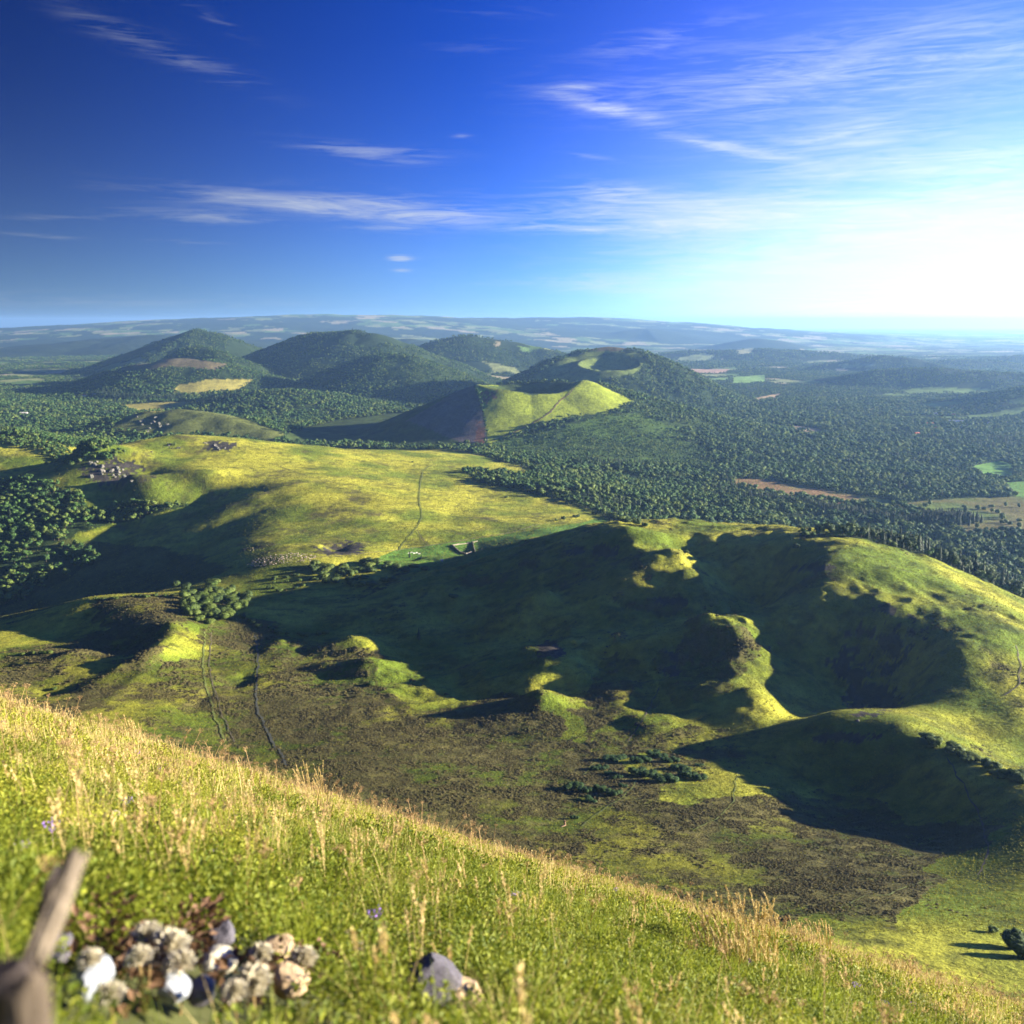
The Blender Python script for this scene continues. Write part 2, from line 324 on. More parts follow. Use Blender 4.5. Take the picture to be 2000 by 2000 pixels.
# ------------------------------------------------------------------ terrain grid (fan of columns, rows by distance)
cols = np.concatenate([np.linspace(-1.15, -.62, 26)[:-1], np.linspace(-.62, .62, 700), np.linspace(.62, 1.7, 50)[1:]])
rows = np.concatenate([np.exp(np.linspace(np.log(60), np.log(240), 60))[:-1], np.exp(np.linspace(np.log(240), np.log(1500), 560))[:-1],
                       np.exp(np.linspace(np.log(1500), np.log(8000), 380))[:-1], np.exp(np.linspace(np.log(8000), np.log(72000), 260))])
NC, NR = len(cols), len(rows)
GX = rows[:,None]*cols[None,:]; GY = np.repeat(rows[:,None], NC, 1)
GZ = H_exact(GX, GY)
lr = np.log(rows)
def H(x, y):
    """fast look-up in the terrain grid"""
    x = np.asarray(x, float); y = np.asarray(y, float)
    s = np.clip(x/y, cols[0], cols[-1]-1e-6); l = np.clip(np.log(y), lr[0], lr[-1]-1e-6)
    i = np.clip(np.searchsorted(cols, s, 'right')-1, 0, NC-2); j = np.clip(np.searchsorted(lr, l, 'right')-1, 0, NR-2)
    a = (s-cols[i])/(cols[i+1]-cols[i]); b = (y-rows[j])/(rows[j+1]-rows[j])
    return (GZ[j,i]*(1-a)+GZ[j,i+1]*a)*(1-b) + (GZ[j+1,i]*(1-a)+GZ[j+1,i+1]*a)*b
def ground(px, py, dmin=120):
    """where the line of sight through a photo pixel meets the land"""
    px = np.atleast_1d(np.asarray(px, float)); py = np.atleast_1d(np.asarray(py, float))
    s, t = ray(px, py)
    D = np.exp(np.linspace(math.log(dmin), math.log(60000), 1600))
    out = np.full((len(px), 3), np.nan)
    for k in range(len(px)):
        z = H(s[k]*D, D); hit = np.nonzero(z >= t[k]*D)[0]
        if len(hit):
            d = D[hit[0]]
            if hit[0] > 0:
                d0 = D[hit[0]-1]; e0 = t[k]*d0-z[hit[0]-1]; e1 = z[hit[0]]-t[k]*d; d = d0+(d-d0)*e0/(e0+e1+1e-9)
            out[k] = (s[k]*d, d, H(s[k]*d, d))
    return out

def grid_mesh(name, X, Y, Z, attrs, mat, N=None):
    nr, nc = X.shape
    me = bpy.data.meshes.new(name)
    co = np.stack([X, Y, Z], -1).reshape(-1, 3).astype(np.float32)
    q = (np.arange(nr-1)[:,None]*nc + np.arange(nc-1)[None,:]).ravel()
    f = np.stack([q, q+1, q+nc+1, q+nc], -1).astype(np.int32)
    build(me, co, f, 4)
    for k, v in attrs.items(): add_attr(me, k, v.reshape(co.shape[0], -1))
    me.materials.append(mat)
    o = bpy.data.objects.new(name, me); COL.objects.link(o)
    return o
def build(me, co, f, n):
    me.vertices.add(len(co)); me.vertices.foreach_set('co', np.ascontiguousarray(co, np.float32).ravel())
    me.loops.add(f.size); me.loops.foreach_set('vertex_index', np.ascontiguousarray(f, np.int32).ravel())
    me.polygons.add(len(f)); me.polygons.foreach_set('loop_start', np.arange(0, f.size, n, dtype=np.int32))
    me.polygons.foreach_set('use_smooth', np.ones(len(f), bool))
    me.update(calc_edges=True)
def add_attr(me, k, v):
    if v.shape[1] == 1:
        a = me.attributes.new(k, 'FLOAT', 'POINT'); a.data.foreach_set('value', v.astype(np.float32).ravel())
    else:
        a = me.attributes.new(k, 'FLOAT_COLOR', 'POINT')
        c = np.ones((len(v), 4), np.float32); c[:,:3] = v[:,:3]; a.data.foreach_set('color', c.ravel())
# ------------------------------------------------------------------ land cover, read off the photograph and stored on the land
PX, PY = proj(GX, GY, GZ)
BASE = base_h(GX, GY)
J1 = fbm(GX/30, GY/30, 4, 101); J2 = fbm(GX/30, GY/30, 4, 111); J3 = fbm(GX/140, GY/140, 3, 121); J4 = fbm(GX/140, GY/140, 3, 127)
J5 = fbm(GX/6, GY/6, 3, 133)
def inpoly(poly, px, py):
    r = np.zeros(px.shape, bool); n = len(poly)
    for i in range(n):
        (x1, y1), (x2, y2) = poly[i], poly[(i+1) % n]
        if y1 == y2: continue
        c = ((y1 > py) != (y2 > py)) & (px < (x2-x1)*(py-y1)/(y2-y1)+x1)
        r ^= c
    return r
def zone(poly, d0=0, d1=1e9, j=10):
    sc = np.clip(1200/GY, .12, 2.2)
    m = inpoly(poly, PX+J1*j*sc+J3*j*.8, PY+J2*j*.55*sc+J4*j*.4)
    return m & (GY > d0) & (GY < d1)
def blob(px, py, rx, ry, d0=0, d1=1e9):
    q = ((PX-px)/rx)**2 + ((PY-py)/ry)**2 + J1*1.3 + J5*1.4 + .25
    return (q < 1) & (GY > d0) & (GY < d1)
# wooded ground
forest = (GY > 1180) & (GY < 9500)
forest &= ~zone([(-700,1300),(-700,840),(0,850),(100,862),(175,880),(215,872),(350,840),(500,845),(700,868),(850,874),(920,884),(985,902),(1045,918),(1040,930),(960,925),(900,915),(930,940),(1040,962),(1140,990),(1190,1015),(1290,1045),(1400,1060),(1500,1079),(1620,1108),(1780,1160),(1850,1195),(2100,1320),(2400,1700),(-700,1700)], 0, 2500, 7)
forest |= zone([(-700,975),(-700,1110),(0,1110),(60,1080),(160,1040),(300,1005),(380,985),(250,985),(190,1000),(150,960),(60,935),(0,940)], 1100, 2400, 10)
forest |= zone([(-700,1090),(60,1080),(160,1060),(200,1090),(120,1140),(0,1190),(-700,1210)], 1150, 2400, 10) & (J3 > -.1)
painted_shade = zone([(-700,1040),(100,1040),(260,1060),(400,1090),(440,1110),(340,1160),(180,1165),(0,1250),(-700,1250)], 940, 2400, 26)  # shade of the left valley, put into the ground colour
forest |= (PX > 1560) & (GY > 860) & (GY < 1400) & (PY > 1040) & ~zone([(1290,1051),(1400,1062),(1500,1081),(1620,1110),(1780,1164),(1850,1199),(2100,1324),(2400,1700),(900,1700),(900,1000),(1200,1030)], 0, 1250, 3)
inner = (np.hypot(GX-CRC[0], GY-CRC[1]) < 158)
crater_grass = ~inner & zone([(925,750),(940,745),(1040,765),(1140,738),(1240,785),(1190,805),(1120,812),(1050,832),(1000,850),(955,870),(945,800)], 2500, 3600, 5)
scree = zone([(925,752),(938,790),(952,862),(905,866),(862,850),(830,835),(790,822),(850,790),(890,765)], 2500, 3600, 5)
redrock = blob(955,775,14,14,2500,3600) | blob(938,845,9,26,2500,3600)
scrub_and_shade = (inner & (GY < 3600)) | zone([(560,850),(640,825),(780,805),(900,750),(930,752),(930,870),(860,872),(700,865),(560,862)], 2400, 3600, 6) & ~scree  # scrub on the left flank; inside the crater, shade painted as darker ground
dome_grass = zone([(1080,712),(1120,692),(1180,684),(1250,690),(1264,708),(1240,728),(1160,745),(1050,750),(1035,738)], 3700, 4600, 5)
scrubz = zone([(955,872),(1060,836),(1190,810),(1260,800),(1340,850),(1420,905),(1330,935),(1200,915),(1080,905),(1000,892)], 2200, 3600, 45)
brown_top = zone([(230,720),(345,696),(450,712),(420,722),(330,716),(250,728)], 4400, 5300, 4) | zone([(1120,682),(1180,674),(1240,680),(1200,686)], 4200, 4700, 3)
yel1 = zone([(350,750),(420,740),(500,742),(470,760),(390,770),(340,765)], 3500, 5000, 8)
yel2 = zone([(232,792),(300,786),(380,784),(350,800),(280,806),(250,800)], 2900, 5200, 3)
rocky_top = zone([(250,812),(350,797),(450,808),(560,850),(540,862),(430,850),(300,850),(220,840),(200,850)], 2400, 3200, 6)
left_open = zone([(-700,650),(150,655),(300,680),(190,705),(100,735),(40,770),(0,790),(-700,800)], 4000, 40000, 10)
clear1 = zone([(1430,934),(1500,938),(1600,955),(1740,975),(1745,990),(1640,985),(1520,965),(1440,950)], 1500, 2600, 4)
clear2 = zone([(1745,985),(1800,978),(1900,972),(2100,968),(2300,990),(2300,1075),(2000,1062),(1900,1045),(1850,1020),(1800,1000)], 1500, 2300, 6)
fields = [((1905,912),(1950,905),(1975,910),(1972,930),(1920,925)), ((1965,948),(2100,940),(2100,975),(1990,965)), ((1700,792),(1760,790),(1765,799),(1700,799)),
          ((1762,785),(1810,784),(1840,800),(1790,806),(1765,800)), ((1785,804),(1890,796),(1840,808),(1790,810)), ((1960,802),(1998,804),(1990,809),(1955,808)),
          ((1330,699),(1375,692),(1392,697),(1380,703),(1330,703)),((1435,738),(1490,735),(1488,744),(1435,748)),((1385,740),(1420,738),(1420,742),(1382,743)),
          ((1640,712),(1700,711),(1705,715),(1650,717)),((1475,778),(1520,771),(1515,777),(1480,782)),((1345,722),(1420,722),(1415,727),(1360,728)),((1540,832),(1600,838),(1598,844),(1560,840)),((1440,685),(1470,683),(1462,690),(1444,690))]
field_m = np.zeros(GX.shape, int)
for i, p in enumerate(fields):
    pc_ = np.mean(p, axis=0); p = [(pc_[0]+(a_[0]-pc_[0])*1.15, pc_[1]+(a_[1]-pc_[1])*1.5) for a_ in p]
    m = zone(p, 1200, 16000, 1.5); field_m[m] = i+1
open_right = zone([(1680,780),(1760,760),(1900,748),(2100,745),(2100,800),(1900,820),(1740,815),(1700,800)], 3000, 6000, 8)
clear = crater_grass | scree | scrub_and_shade | dome_grass | brown_top | yel1 | yel2 | rocky_top | left_open | clear1 | clear2 | (field_m > 0) | open_right
woods = fbm(GX/260, GY/260, 4, 201)
forest &= ~clear
forest |= (left_open & (woods > .06)) | (open_right & (woods > .12)) | ((GY > 5000) & (GY < 9500) & (PX > 700) & (woods > -.25) & ~clear)
forest &= ~((GY > 5200) & (woods < -.22))
# near ground: where heather and where grass
ht = fbm(GX/42, GY/42, 5, 301); hf = fbm(GX/7, GY/7, 3, 311)
valley = (GY < 1150)
heath = np.zeros(GX.shape)
def paint(poly, v, d0=0, d1=1300, j=36):
    m = zone(poly, d0, d1, j); heath[m] = v
paint([(0,1280),(350,1210),(430,1200),(560,1240),(740,1290),(760,1360),(950,1400),(1200,1440),(1250,1560),(1600,1560),(1950,1640),(1850,1700),(1700,1760),(1500,1800),(-400,1800),(-400,1290)], .72)
paint([(480,1400),(560,1340),(740,1340),(760,1370),(950,1410),(1150,1450),(1050,1500),(1000,1560),(900,1580),(600,1560)], .95)
paint([(1300,1580),(1450,1560),(1600,1590),(1700,1700),(1750,1740),(1700,1830),(1550,1760),(1400,1640)], .93)
paint([(180,1170),(330,1165),(500,1180),(380,1230),(330,1290),(250,1330),(150,1400),(100,1390),(200,1260)], .75)
paint([(900,1380),(960,1360),(1080,1360),(1120,1400),(1130,1450),(1000,1440)], .9)
paint([(1160,1300),(1200,1280),(1260,1330),(1240,1400),(1190,1440),(1160,1380)], .8)
paint([(1340,1210),(1400,1215),(1450,1260),(1450,1300),(1400,1350),(1330,1380),(1270,1330),(1280,1270),(1330,1270)], .62)
paint([(1000,1050),(1200,1070),(1290,1120),(1300,1200),(1200,1180),(1050,1130)], .5)
paint([(1560,1060),(1750,1150),(1860,1240),(1820,1260),(1680,1180)], .25)
paint([(250,1290),(370,1230),(410,1250),(400,1290),(300,1300)], .12)
paint([(210,1370),(330,1340),(420,1390),(300,1440),(180,1420)], .45)
paint([(1750,1750),(1850,1720),(2100,1740),(2200,1950),(1900,1920),(1760,1820)], .10)
paint([(1200,1430),(1450,1410),(1530,1470),(1520,1560),(1330,1530),(1200,1470)], .40)
paint([(250,868),(350,850),(450,858),(440,885),(330,900),(260,960),(180,960),(170,910)], .45, 1500, 2000)
paint([(530,950),(620,940),(740,980),(740,1060),(640,1080),(500,1080),(450,1040)], .62, 1100, 1600)
paint([(330,900),(470,900),(640,960),(560,1040),(420,1040),(340,1000)], .42, 1200, 1800)
paint([(930,1000),(1010,990),(1060,1020),(1000,1040),(940,1040)], .5, 1100, 1700)
heath[(GY > 1100)] *= .62
hm = np.clip(heath + ht*.9 + hf*.55 - .05*(heath < .3), 0, 1)
hm = smooth(.22, .95, hm)*(GY < 2000)*.92
soil = np.zeros(GX.shape)
for b in ((1310,1290,24,34),(1740,1250,80,44),(1690,1290,60,40),(1075,1270,26,16),(1185,1075,26,12),(1120,1075,24,9),(1590,1110,50,10),(665,1072,40,16),(1660,1440,70,10),(1730,1190,26,12),(1310,1175,30,8),(230,920,60,26),(430,870,32,9),(1700,1370,60,30)):
    soil[blob(*b, 200, 2100)] = 1
dry = smooth(-.42, .38, fbm(GX/70, GY/70, 4, 401))          # sun-bleached against fresh grass
paddock = zone([(780,1072),(860,1062),(960,1055),(1060,1040),(1020,1062),(900,1105),(800,1120),(700,1105)], 900, 1400, 4) | zone([(880,1062),(1140,1020),(1160,1012),(1240,1030),(1100,1045)], 1100,1600,5)
V = lambda *c: np.array(c, float)
colr = np.zeros(GX.shape+(3,))
g_fresh = V(.115,.165,.016); g_dry = V(.35,.345,.040); g_dark = V(.034,.048,.014)
m1 = dry[...,None]
colr[:] = g_fresh*(1-m1)+g_dry*m1
meadow = (zone([(205,893),(350,850),(600,868),(850,878),(1000,915),(1160,990),(1100,1030),(900,1070),(700,1090),(500,1060),(400,1000),(250,960)], 1050, 2400, 10))[...,None]
colr = np.where(meadow, V(.15,.20,.020)*(1-m1)+V(.39,.38,.042)*m1, colr)
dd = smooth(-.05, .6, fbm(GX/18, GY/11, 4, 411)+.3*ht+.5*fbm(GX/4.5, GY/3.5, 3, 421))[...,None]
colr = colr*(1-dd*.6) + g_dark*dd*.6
hc = V(.100,.085,.028)*(1+.5*hf[...,None]) ; hc2 = V(.060,.066,.022)
colr = colr*(1-.38*smooth(.2,.6,heath)[...,None])
colr = colr*(1-hm[...,None]) + (hc*.75+hc2*.25)*hm[...,None]
colr = np.where(soil[...,None] > 0, V(.048,.043,.036)*(1+.4*hf[...,None]), colr)
colr = np.where(paddock[...,None], V(.10,.20,.028)*(1+.2*hf[...,None]), colr)
fcol = V(.026,.045,.014)*(1+.5*woods[...,None])
colr = np.where(painted_shade[...,None], V(.075,.090,.022)*(1+.5*J1[...,None]), colr)
colr = np.where(forest[...,None], fcol, colr)
colr = np.where(scrubz[...,None], V(.060,.105,.022)*(1+.4*J1[...,None]), colr)
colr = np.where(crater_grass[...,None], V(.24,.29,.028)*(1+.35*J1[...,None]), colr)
colr = np.where(dome_grass[...,None], V(.12,.16,.035)*(1+.3*J1[...,None]), colr)
colr = np.where(scree[...,None], V(.098,.080,.082)*(1+.25*J1[...,None]), colr)
colr = np.where(redrock[...,None], V(.16,.075,.045), colr)
colr = np.where(scrub_and_shade[...,None], V(.045,.070,.018)*(1+.5*J1[...,None]), colr)
colr = np.where(brown_top[...,None], V(.12,.10,.05), colr)
colr = np.where((yel1|yel2)[...,None], V(.30,.27,.06), colr)
colr = np.where(clear1[...,None], V(.24,.15,.07)+V(-.08,.06,-.02)*smooth(-.1,.3,J3)[...,None], colr)
colr = np.where(clear2[...,None], V(.15,.135,.045)+V(-.04,.03,-.01)*smooth(-.2,.3,J4)[...,None], colr)
colr = np.where(rocky_top[...,None], V(.115,.135,.032)*(1+.4*J1[...,None]), colr)
fcols = [V(.15,.30,.05),V(.13,.27,.05),V(.34,.32,.08),V(.16,.26,.06),V(.25,.28,.07),V(.20,.30,.08),V(.30,.36,.14),V(.2,.34,.08),V(.2,.32,.08),V(.2,.25,.1),V(.38,.28,.15),V(.42,.28,.18),V(.34,.26,.16),V(.4,.4,.2)]
for i, c in enumerate(fcols): colr[field_m == i+1] = c
colr = np.where((open_right & ~forest & (field_m == 0))[...,None], V(.13,.20,.04)*(1+.4*J3[...,None]), colr)
# the far plain: a patchwork of fields, hedges and woods
farm = (GY >= 4500) & ~forest & ~clear | left_open & ~forest
cx = GX+60*J3; cy = GY*1.0+60*J4
a_ = .35; rx_ = cx*math.cos(a_)+cy*math.sin(a_); ry_ = -cx*math.sin(a_)+cy*math.cos(a_)
lv = np.where(GY < 12000, .8, np.where(GY < 26000, 1.3, 2.6))
ix_ = np.floor(rx_/(230*lv)+.5*_hash(np.floor(ry_/(330*lv)).astype(int), np.zeros(GX.shape, int), 5)*2).astype(int); iy_ = np.floor(ry_/(330*lv)).astype(int)
hh = _hash(ix_, iy_, 41); h2 = _hash(ix_, iy_, 43)
wd2 = fbm(GX/1500, GY/1500, 5, 211)
pf = np.where((hh < .58+wd2*.9)[...,None], V(.026,.045,.018), np.where((h2 < .45)[...,None], V(.10,.17,.04), np.where((h2 < .8)[...,None], V(.22,.25,.09), V(.32,.28,.16))))
colr = np.where(farm[...,None], pf, colr)
colr = np.where(((GY > 9500) & (wd2 > .22))[...,None], V(.025,.042,.02), colr)
colr = np.clip(colr, .008, .8)

def terrain_material():
    m = bpy.data.materials.new('land'); m.use_nodes = True; t = m.node_tree; b = t.nodes['Principled BSDF']
    at = t.nodes.new('ShaderNodeAttribute'); at.attribute_name = 'cover'
    tc = t.nodes.new('ShaderNodeTexCoord')
    def noise(sc, det, ro=.6):
        n = t.nodes.new('ShaderNodeTexNoise'); n.inputs['Scale'].default_value = sc; n.inputs['Detail'].default_value = det; n.inputs['Roughness'].default_value = ro
        t.links.new(tc.outputs['Object'], n.inputs['Vector']); return n.outputs[0]
    n1 = noise(.9, 5, .7); n2 = noise(.11, 6, .65); n3 = noise(.018, 6, .6)
    f = mathn('ADD', mathn('ADD', mathn('MULTIPLY', n1, .55, tree=t), mathn('MULTIPLY', n2, .8, tree=t), tree=t), mathn('MULTIPLY', n3, .65, tree=t), tree=t)
    mr = t.nodes.new('ShaderNodeMapRange'); t.links.new(f, mr.inputs[0]); mr.inputs[1].default_value = .75; mr.inputs[2].default_value = 1.25; mr.inputs[3].default_value = .45; mr.inputs[4].default_value = 1.5
    sc = t.nodes.new('ShaderNodeVectorMath'); sc.operation = 'SCALE'; t.links.new(at.outputs['Color'], sc.inputs[0]); t.links.new(mr.outputs[0], sc.inputs['Scale'])
    t.links.new(sc.outputs[0], b.inputs['Base Color'])
    b.inputs['Roughness'].default_value = .95; b.inputs['Specular IOR Level'].default_value = .08
    bp = t.nodes.new('ShaderNodeBump'); bp.inputs['Strength'].default_value = .8; bp.inputs['Distance'].default_value = 1.0
    n4 = noise(.35, 4, .65)
    hgt = mathn('ADD', mathn('ADD', mathn('MULTIPLY', n1, .6, tree=t), mathn('MULTIPLY', n4, 1.3, tree=t), tree=t), mathn('MULTIPLY', n2, 2.6, tree=t), tree=t)
    t.links.new(hgt, bp.inputs['Height']); t.links.new(bp.outputs[0], b.inputs['Normal'])
    return m
LAND = terrain_material()

# ---- which hill a piece of land belongs to
fh = np.zeros(GX.shape, bool)
for h in HILLS:
    if h['name'] in ('far', 'wooded_hill') and h['crest'][0][1] < 17500: nr_ = reach(h, GX, GY); fh[nr_] |= seg_h(h, GX[nr_], GY[nr_]) > BASE[nr_]+12
fh &= (field_m == 0) & (GY > 4500)
colr[fh] = V(.022,.036,.016)
names = ['plain', 'valley_floor', 'near_hill', 'meadow_hill', 'grass_plateau', 'wooded_valley', 'far_hills', 'wooded_hill', 'far_volcano', 'rocky_knob', 'brown_hill', 'domed_hill', 'rocky_hill', 'dome_volcano', 'crater_volcano', 'wooded_flat', 'mountain_flank']
lab = np.zeros(GX.shape, np.int16)
lab[:] = 0
lab[(GY < 4200)] = 15
fz = GX/GY
lab[(GY < 2450) & (PX < 1200) & (PY < 1125)] = 3
lab[(GY < 2450) & (PX < 130) & (PY < 940)] = 4
lab[(GY > 1000) & (GY < 1900) & (((PX < 400) & (PY > 960)) | ((PX < 200) & (PY > 935)))] = 5
lab[(GY < 1120)] = 2
lab[(GY < 1120) & ((PX < 620) | ((PX < 900) & (PY > 1230)))] = 1
lab[(GY < 600) & (PY > 1380 + np.clip((1000-PX)*.02, -60, 0))] = 1
lab[(GY < 700) & (PX > 900) & (PX < 1500) & (PY > 1455)] = 1
lab[(GY < 215)] = 16
hb = BASE
for h in HILLS:
    nr_ = reach(h, GX, GY); v = np.full(GX.shape, -1e9); v[nr_] = seg_h(h, GX[nr_], GY[nr_])
    nm = {'far': 'far_hills'}.get(h['name'], h['name'])
    if nm in ('meadow_hill', 'grass_plateau', 'near_hill'): continue
    lab[(v > hb) & (GY > 2300)] = names.index(nm)
vcc = crater_cone(GX, GY); lab[(vcc > hb-4) & (GY > 2300) & (GY < 3700) & (vcc > seg_h(HILLS[-2], GX, GY))] = names.index('crater_volcano')
# shared smooth normals so that neighbouring hills join without a seam
def grid_normals(X, Y, Z):
    P = np.stack([X, Y, Z], -1)
    du = np.zeros_like(P); dv = np.zeros_like(P)
    du[:,1:-1] = P[:,2:]-P[:,:-2]; du[:,0] = P[:,1]-P[:,0]; du[:,-1] = P[:,-1]-P[:,-2]
    dv[1:-1] = P[2:]-P[:-2]; dv[0] = P[1]-P[0]; dv[-1] = P[-1]-P[-2]
    n = np.cross(du, dv); n /= np.linalg.norm(n, axis=-1, keepdims=True)+1e-12
    return n
GN_ = grid_normals(GX, GY, GZ).reshape(-1, 3)
co_all = np.stack([GX, GY, GZ], -1).reshape(-1, 3); ca_all = colr.reshape(-1, 3)
q = (np.arange(NR-1)[:,None]*NC + np.arange(NC-1)[None,:])
fl = lab[:-1,:-1]
blurb = {'plain': 'wide blue plain of fields and woods reaching to the horizon', 'valley_floor': 'brown heather valley floor below the grass slope',
 'near_hill': 'broad grassy hill of humps and hollows, half in deep shadow', 'meadow_hill': 'smooth bright yellow-green meadow hill with a rocky left end',
 'grass_plateau': 'small bright grass plateau at the left edge behind the meadow hill', 'wooded_valley': 'dark valley under the left end of the meadow hill',
 'far_hills': 'low blue ranges on the horizon', 'wooded_flat': 'wide forest floor between the volcanoes', 'crater_volcano': 'grassy volcano cone with an open crater in the middle of the view',
 'dome_volcano': 'wooded dome volcano with a sunken round crater behind the grassy cone', 'mountain_flank': 'steep mountain flank falling away beneath the near grass'}
for i, nm in enumerate(names):
    qs = q[fl == i]
    if len(qs) == 0: continue
    f = np.stack([qs, qs+1, qs+NC+1, qs+NC], -1)
    u, inv = np.unique(f, return_inverse=True); f = inv.reshape(f.shape).astype(np.int32)
    me = bpy.data.meshes.new(nm); build(me, co_all[u], f, 4); add_attr(me, 'cover', ca_all[u]); me.materials.append(LAND)
    me.normals_split_custom_set_from_vertices(GN_[u])
    o = bpy.data.objects.new(nm, me); COL.objects.link(o); tag(o, blurb.get(nm), kind='structure')
# ------------------------------------------------------------------ plants: meshes
RNG = np.random.default_rng(11)
def mat_leaf(name, c1, c2, trans=.25, hue=.5, rough=.7):
    """leaf colour varies from plant to plant and a little inside each"""
    m = bpy.data.materials.new(name); m.use_nodes = True; t = m.node_tree; b = t.nodes['Principled BSDF']
    oi = t.nodes.new('ShaderNodeObjectInfo'); tc = t.nodes.new('ShaderNodeNewGeometry')
    nz = t.nodes.new('ShaderNodeTexWhiteNoise'); nz.noise_dimensions = '1D'
    t.links.new(mathn('ADD', oi.outputs['Random'], tc.outputs['Random Per Island'], tree=t), nz.inputs['W'])
    mix = t.nodes.new('ShaderNodeMix'); mix.data_type = 'RGBA'; mix.inputs[6].default_value = (*c1, 1); mix.inputs[7].default_value = (*c2, 1)
    t.links.new(mathn('ADD', mathn('MULTIPLY', oi.outputs['Random'], hue, tree=t), mathn('MULTIPLY', nz.outputs['Value'], 1-hue, tree=t), tree=t, clamp=True), mix.inputs[0])
    t.links.new(mix.outputs[2], b.inputs['Base Color']); b.inputs['Roughness'].default_value = rough; b.inputs['Specular IOR Level'].default_value = .25
    if trans:
        tr = t.nodes.new('ShaderNodeBsdfTranslucent'); t.links.new(mix.outputs[2], tr.inputs[0])
        ms = t.nodes.new('ShaderNodeMixShader'); ms.inputs[0].default_value = trans
        t.links.new(b.outputs[0], ms.inputs[1]); t.links.new(tr.outputs[0], ms.inputs[2]); t.links.new(ms.outputs[0], t.nodes['Material Output'].inputs['Surface'])
    return m
def mat_plain(name, c, rough=.85, var=.3, scale=6, spec=.2):
    m = bpy.data.materials.new(name); m.use_nodes = True; t = m.node_tree; b = t.nodes['Principled BSDF']
    tc = t.nodes.new('ShaderNodeTexCoord'); n = t.nodes.new('ShaderNodeTexNoise'); n.inputs['Scale'].default_value = scale; n.inputs['Detail'].default_value = 6; n.inputs['Roughness'].default_value = .65
    t.links.new(tc.outputs['Object'], n.inputs['Vector'])
    mr = t.nodes.new('ShaderNodeMapRange'); t.links.new(n.outputs[0], mr.inputs[0]); mr.inputs[1].default_value = .3; mr.inputs[2].default_value = .7; mr.inputs[3].default_value = 1-var; mr.inputs[4].default_value = 1+var
    sc = t.nodes.new('ShaderNodeVectorMath'); sc.operation = 'SCALE'; sc.inputs[0].default_value = c; t.links.new(mr.outputs[0], sc.inputs['Scale']); t.links.new(sc.outputs[0], b.inputs['Base Color'])
    b.inputs['Roughness'].default_value = rough; b.inputs['Specular IOR Level'].default_value = spec
    bp = t.nodes.new('ShaderNodeBump'); bp.inputs['Strength'].default_value = .5; bp.inputs['Distance'].default_value = .02; t.links.new(n.outputs[0], bp.inputs['Height']); t.links.new(bp.outputs[0], b.inputs['Normal'])
    return m
def mesh_of(name, v, f, mats, mi=None, smooth_=False):
    me = bpy.data.meshes.new(name); me.from_pydata([tuple(map(float, a)) for a in v], [], [tuple(map(int, a)) for a in f])
    for m in mats: me.materials.append(m)
    if mi is not None: me.polygons.foreach_set('material_index', np.array(mi, np.int32))
    if smooth_: me.polygons.foreach_set('use_smooth', np.ones(len(f), bool))
    me.update(); return me
def ico(sub):
    bm = bmesh.new(); bmesh.ops.create_icosphere(bm, subdivisions=sub, radius=1)
    v = np.array([a.co[:] for a in bm.verts]); f = [[a.index for a in p.verts] for p in bm.faces]; bm.free(); return v, f
ICO1, ICO2, ICO3 = ico(1), ico(2), ico(3)
def unit(n, rng): a = rng.normal(size=(n, 3)); return a/np.linalg.norm(a, axis=1, keepdims=True)
def leafy(lumps, nleaf, size, rng, up=.0, core=.86, sub=1, droop=0):
    """a crown: rough dark cores with leaf sprays standing off them. lumps: (x,y,z,rx,ry,rz)"""
    V_, F_ = [], []; base, fac = (ICO1, ICO2)[sub-1]
    n0 = 0
    for l in lumps:
        l = np.array(l); bv = base*(1+.18*rng.normal(size=(len(base), 1)))*l[3:]*core + l[:3]
        V_.append(bv); F_ += [[a+n0 for a in p] for p in fac]; n0 += len(bv)
    vol = np.array([max(l[3]*l[4], 1e-6)+l[5]*l[3] for l in lumps]); cnt = np.maximum((nleaf*vol/vol.sum()).astype(int), 4)
    for l, c in zip(lumps, cnt):
        l = np.array(l); d = unit(c, rng); d[:,2] = np.where(d[:,2] < -.35, -d[:,2], d[:,2])
        p = d*l[3:]*(.88+.22*rng.random((c, 1))) + l[:3]
        nrm = d + .75*unit(c, rng); nrm[:,2] += up; nrm /= np.linalg.norm(nrm, axis=1, keepdims=True)
        t1 = np.cross(nrm, unit(c, rng)); t1 /= np.linalg.norm(t1, axis=1, keepdims=True); t2 = np.cross(nrm, t1)
        s = size*(.6+.9*rng.random((c, 1)))
        a = p-t1*s*.6; b = p+t2*s*.5+nrm*s*.12; cc = p+t1*s*.7; dd = p-t2*s*.5+nrm*s*.1
        V_.append(np.stack([a, b, cc, dd], 1).reshape(-1, 3)); F_ += [[n0+4*i, n0+4*i+1, n0+4*i+2, n0+4*i+3] for i in range(c)]; n0 += 4*c
    return np.concatenate(V_), F_
def tube(pts, rad, seg=6):
    pts = [Vector(p) for p in pts]; V_, F_ = [], []
    for i, p in enumerate(pts):
        d = (pts[min(i+1, len(pts)-1)]-pts[max(i-1, 0)]).normalized(); a = d.orthogonal().normalized(); b = d.cross(a)
        for k in range(seg):
            an = 2*math.pi*k/seg; V_.append(p+(a*math.cos(an)+b*math.sin(an))*rad[i])
    for i in range(len(pts)-1):
        for k in range(seg): F_.append([i*seg+k, i*seg+(k+1) % seg, (i+1)*seg+(k+1) % seg, (i+1)*seg+k])
    F_.append(list(range(seg))[::-1]); F_.append([(len(pts)-1)*seg+k for k in range(seg)])
    return np.array([v[:] for v in V_]), F_
